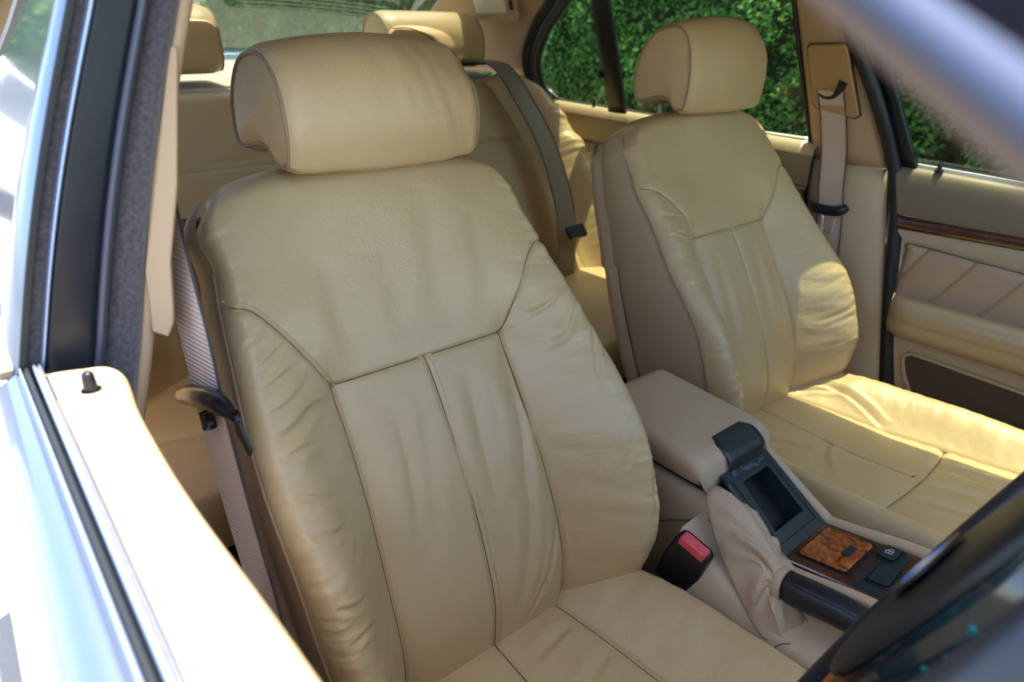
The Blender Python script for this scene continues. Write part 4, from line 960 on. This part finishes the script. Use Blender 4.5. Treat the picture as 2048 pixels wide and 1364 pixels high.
# ==================================================================== HANDBRAKE
hb_ = thing('handbrake', 'black leather handbrake grip with crumpled beige gaiter beside the wood panel', 'handbrake', (-.10,-.30,-.40))
tube('grip', [(-.094,-.285,-.366),(-.094,-.292,-.364),(-.094,-.315,-.360),(-.093,-.345,-.355),(-.092,-.372,-.354),(-.092,-.392,-.357),(-.092,-.398,-.359)], [.0165,.0188,.0198,.0192,.0180,.0145,.005], M_grip, hb_, smooth=8, seg=20, ry=.92)
tube('grip_seam', [(-.1065,-.292,-.3495),(-.1065,-.32,-.3445),(-.105,-.35,-.3405),(-.103,-.380,-.3415)], .0007, M_rim, hb_, seg=6)
tube('gaiter_cuff', [(-.094,-.273,-.368),(-.094,-.281,-.367),(-.094,-.289,-.3655)], [.0195,.0212,.0200], M_gaiter, hb_, smooth=4, seg=20)
# gaiter: loft from base outline on the console to the cuff, folded
na, nb = 120, 60
base = smoothpath([(-.068,-.168,-.3085),(-.060,-.20,-.325),(-.058,-.245,-.352),(-.060,-.285,-.372),(-.090,-.318,-.402),(-.126,-.312,-.412),(-.136,-.285,-.410),(-.122,-.23,-.372),(-.108,-.19,-.335),(-.092,-.166,-.309)], 12, True)
cuff = np.array([(-.094+.0195*math.cos(t), -.276, -.368+.0195*math.sin(t)) for t in np.linspace(0, 2*math.pi, len(base), endpoint=False)])
# align the rings by angle
bc_ = base.mean(0); k0 = np.argmax(base[:, 0]*.9+base[:, 2]*.3)
base = np.roll(base, -k0, 0)
if (base[10]-base[0])[2] < 0: base = np.roll(base[::-1], 1, 0)
n0 = len(base); rows = []
for v in np.linspace(0, 1, nb):
    ring_ = base*(1-v)+cuff*v
    th = np.arange(n0)/n0*2*math.pi
    lift = .020*math.sin(math.pi*v**.8)
    ph1 = th*7+v*2.2+1.2*np.sin(th*2+1); fold = .0105*math.sin(math.pi*min(1, v*1.05))**.7*((1-2*np.abs(np.sin(ph1/2))**.8)+.35*np.sin(th*13-v*4))
    cen = ring_.mean(0); dr = ring_-cen; dr /= np.linalg.norm(dr, axis=1)[:, None]+1e-9
    ring_ = ring_+dr*fold[:, None]; ring_[:, 2] += lift*.8
    ring_[:, 2] += .002*fbm(th*6, np.full(n0, v*9), 5, 2)
    rows.append(ring_)
grid('gaiter', np.array(rows), M_gaiter, hb_, cv_=True)
tube('gaiter_rim', base[::6], .0018, M_piping, hb_, smooth=3, closed=True, seg=8)

# ==================================================================== STEERING WHEEL
WC = np.array((-.3665,-.4911,-.0106)); al = R(21.35); pv = -.037; wv = np.array((0,-math.sin(al),math.cos(al))); wn_ = np.array((0,math.cos(al),math.sin(al)))
def wpt(x, v, n=0): return WC+EX*x+wv*v+wn_*n
RW = .175
whl = thing('steering_wheel', 'black steering wheel with smooth airbag pad and round blue and white emblem', 'steering wheel', tuple(WC))
tube('rim', [wpt(RW*math.cos(a), RW*math.sin(a)) for a in np.linspace(0, 2*math.pi, 48, endpoint=False)], .0115, M_rim, whl, smooth=3, closed=True, seg=18)
tube('rim_wood_inlay', [wpt(.162*math.cos(a), .162*math.sin(a), -.004) for a in np.linspace(R(200), R(285), 16)], .007, M_burl, whl, smooth=3, seg=12)
# airbag pad dome
na, nr = 72, 26; rows = []
def pad_r(a):
    c, s_ = math.cos(a), math.sin(a)
    rx_, ru, rd = .056, .100, .094
    p = 2.5; return (abs(c/rx_)**p+abs(s_/(ru if s_ > 0 else rd))**p)**(-1/p)
for k in np.linspace(0, 1, nr):
    ring_ = []
    for a in np.linspace(0, 2*math.pi, na, endpoint=False):
        rr_ = pad_r(a)*min(1, math.sin(k*math.pi*.5)**.9); h = .0055+.0112*(math.cos(k*math.pi*.5)**.6)
        ring_.append(wpt(rr_*math.cos(a), pv+rr_*math.sin(a), h))
    rows.append(ring_)
pad = grid('airbag_pad', np.array(rows), M_hub, whl, cv_=True)
# pad skirt + back cover
rows = []
for k, (s_, h) in enumerate([(1.0,.0045),(.99,.0020),(.95,.0005),(.97,-.0010),(.975,-.02),(.96,-.045),(.85,-.06)]):
    rows.append([wpt(pad_r(a)*s_*math.cos(a), pv+pad_r(a)*s_*math.sin(a), h) for a in np.linspace(0, 2*math.pi, na, endpoint=False)])
grid('hub_cover', np.array(rows), M_hub_gloss, whl, cv_=True)
# spokes
def spoke(pts, m, name='spoke', t=.010, h=-.012):
    return slab(name, [wpt(x, v, h) for x, v in pts], -wn_*t, m, whl, .004)
spoke([(-.050,-.02),(-.168,-.005),(-.172,-.045),(-.052,-.075)], M_hub_gloss)
spoke([(.050,-.02),(.168,-.005),(.172,-.045),(.052,-.075)], M_hub_gloss)
spoke([(-.045,-.100),(.050,-.100),(.078,-.158),(-.070,-.158)], M_wood)
spoke([(-.038,-.108),(.042,-.108),(.066,-.152),(-.058,-.152)], M_burl, 'spoke_inlay', .004, -.0095)
for v, h, r in ((-.009,-.0075,.0022),(-.030,-.011,.0014),(-.046,-.011,.0022)):  # reflected glints modelled as small teal studs, no working buttons
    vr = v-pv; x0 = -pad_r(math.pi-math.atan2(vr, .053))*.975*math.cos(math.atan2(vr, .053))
    tube('side_glint', [wpt(x0+.002, v, h), wpt(x0-.0012, v, h), wpt(x0-.002, v, h)], [r, r, r*.6], M_glint, whl, smooth=1, seg=14)
tube('side_strip', [wpt(-.0535,.010,-.013), wpt(-.0555,-.025,-.0145), wpt(-.054,-.07,-.012)], .0010, M_chrome, whl, smooth=4)
# emblem: black ring, chrome ring, four quadrants
ev = pv; EO = wpt(-.0035, ev, .0156); 
def disc(name, r0, r1, a0, a1, h, m, parent, n=24):
    V = []; F = []
    aa_ = np.linspace(a0, a1, n)
    for a in aa_:
        for r in (r0, r1): V.append(EO+EX*r*math.cos(a)+wv*r*math.sin(a)+wn_*h)
    for i in range(n-1): F.append([2*i, 2*i+1, 2*i+3, 2*i+2])
    o = npmesh(name, V, F, m, parent, smooth=False); so = o.modifiers.new('s', 'SOLIDIFY'); so.thickness = .0008; return o
em = disc('emblem', 0.0165, .0245, 0, 2*math.pi, .0036, M_black, whl, 48)
for k, m_ in enumerate((M_blue, M_white, M_blue, M_white)): disc('emblem_quadrant', .0003, .0163, k*math.pi/2, (k+1)*math.pi/2, .0038, m_, em)
tube('emblem_ring', [EO+EX*.0246*math.cos(a)+wv*.0246*math.sin(a)+wn_*.0036 for a in np.linspace(0, 2*math.pi, 36, endpoint=False)], .0008, M_black, em, smooth=1, closed=True, seg=8)
tube('emblem_ring', [EO+EX*.0164*math.cos(a)+wv*.0164*math.sin(a)+wn_*.0040 for a in np.linspace(0, 2*math.pi, 36, endpoint=False)], .0006, M_metal, em, smooth=1, closed=True, seg=8)
tube('steering_column', [wpt(0,0,-.03), wpt(0,-.01,-.25)], .045, M_black, whl, smooth=1, seg=20)

# ==================================================================== DASHBOARD (mostly out of frame, closes the cabin)
dash = thing('dashboard', 'dark dashboard in front of the steering wheel', 'dashboard', (0,-.8,-.2))
slab('dash_body', [(-.68,-.70,-.05),(-.68,-.64,-.10),(-.68,-.66,-.24),(-.68,-.80,-.45),(-.68,-1.1,-.62),(-.68,-1.1,.0)], (1.36,0,0), M_black, dash, .02)
slab('wood_band', [(-.66,-.637,-.12),(-.66,-.637,-.15),(-.66,-.66,-.15),(-.66,-.66,-.12)], (1.3,0,0), M_burl, dash, .003)

# ==================================================================== OUTSIDE
def leaves(name, pts, nrm, size, m, parent=None, seed=1):
    """each leaf = a bent two-quad blade"""
    g = np.random.default_rng(seed); n = len(pts)
    d = nrm+g.normal(0, .75, (n, 3)); d /= np.linalg.norm(d, axis=1)[:, None]
    a = g.normal(0, 1, (n, 3)); a -= d*(a*d).sum(1)[:, None]; a /= np.linalg.norm(a, axis=1)[:, None]; b = np.cross(d, a)
    s = (size*g.uniform(.6, 1.35, n))[:, None]
    V = np.stack([pts-a*s*.5, pts+b*s*.28-a*s*.05+d*s*.08, pts+a*s*.5-d*s*.12, pts-b*s*.28-a*s*.05+d*s*.08], 1)
    F = np.arange(n*4).reshape(n, 4)
    return npmesh(name, V.reshape(-1, 3), F, m, parent, smooth=False)
def hx(y, z, sd=2):
    return 1.75-.28*fbm(y*2.2, z*2.2, sd, 3)-.20*fbm(y*7, z*7, sd+3, 2)+.06*np.abs(z)
g = np.random.default_rng(5)
n1 = 95000
y = g.uniform(-1.3, 7.5, n1)**1.0; z = np.clip(g.normal(0, .42, n1), -.95, 1.5)
keep = fbm(y*7, z*7, 31, 3) > -.13; y = y[keep]; z = z[keep]; n1 = len(y)
x = hx(y, z)+g.uniform(-.03, .13, n1)+.05*fbm(y*14, z*14, 12, 2)
hedge = leaves('hedge', np.stack([x, y, z], 1), np.array((-.75,-.1,.65)), np.where(y < 3, .024, .040), M_leaf, seed=6)
tag(hedge, 'dense dark green hedge growing outside the far windows', 'hedge', kind='stuff')
Yh, Zh = np.meshgrid(np.linspace(-1.4, 7.6, 90), np.linspace(-.95, 1.5, 30), indexing='ij')
core = grid('hedge_core', np.stack([hx(Yh, Zh)+.10, Yh, Zh], -1), M_twig, hedge, flip=False)

# tree, parked car and house wall behind the near side (seen mirrored in the rear glass)
tree = thing('garden_tree', 'bright green sunlit tree beyond the near rear door', 'tree', (-2.4,12.5,-.95))
tube('trunk', [(-2.4,12.5,-.95),(-2.35,12.5,.2),(-2.45,12.5,1.2)], [.16,.11,.06], M_wall, tree)
q = g.normal(0, 1, (9000, 3)); q /= np.linalg.norm(q, axis=1)[:, None]; q *= (g.uniform(.35, 1, 9000)**.5)[:, None]*np.array((1.5,1.3,1.4)); q *= (1+.5*fbm(q[:, 0]*2+5, q[:, 2]*2+q[:, 1], 8, 3))[:, None]
leaves('crown', q+np.array((-2.4,12.5,1.2)), np.array((0,0,.8)), np.full(9000, .14), M_leaf2, tree, 9)
pc = thing('parked_car', 'white parked car standing behind the near rear door', 'car', (-1.9,8.5,-.95))
slab('body', [(-2.75,7.0,-.70),(-2.75,7.02,-.25),(-2.75,7.9,-.10),(-2.75,8.5,.38),(-2.75,9.9,.40),(-2.75,10.5,-.05),(-2.75,11.0,-.12),(-2.75,11.05,-.70)], (1.6,0,0), M_carwhite, pc, .07)
M_darkglass = mat('dark_glass', (.02,.03,.035), .08)
slab('windscreen', [(-2.60,7.93,-.07),(-1.30,7.93,-.07),(-1.42,8.44,.33),(-2.48,8.44,.33)], (0,-.02,.015), M_darkglass, pc)
slab('side_window', [(-1.148,8.15,-.05),(-1.148,8.60,.30),(-1.148,9.80,.30),(-1.148,10.15,-.05)], (.008,0,0), M_darkglass, pc)
for xx in (-2.7,-1.32):
    for yy in (7.7,10.2): 
        w_ = tube('wheel', [(xx,yy,-.66),(xx+.18,yy,-.66)], .29, M_tyre, pc, smooth=1, seg=20)
hs = thing('house', 'pale grey rendered house wall behind the near side', 'house', (-4,16,-.95))
box('wall', (-9,16,-.95), (2.5,18,4.2), M_wall, hs)
slab('roof', [(-9.4,15.6,4.2),(-9.4,18.4,4.2),(-9.4,17,5.4)], (12.3,0,0), M_wood, hs)
box('window', (-3.4,15.95,.8), (-2.2,16.01,2.2), M_darkglass, hs)
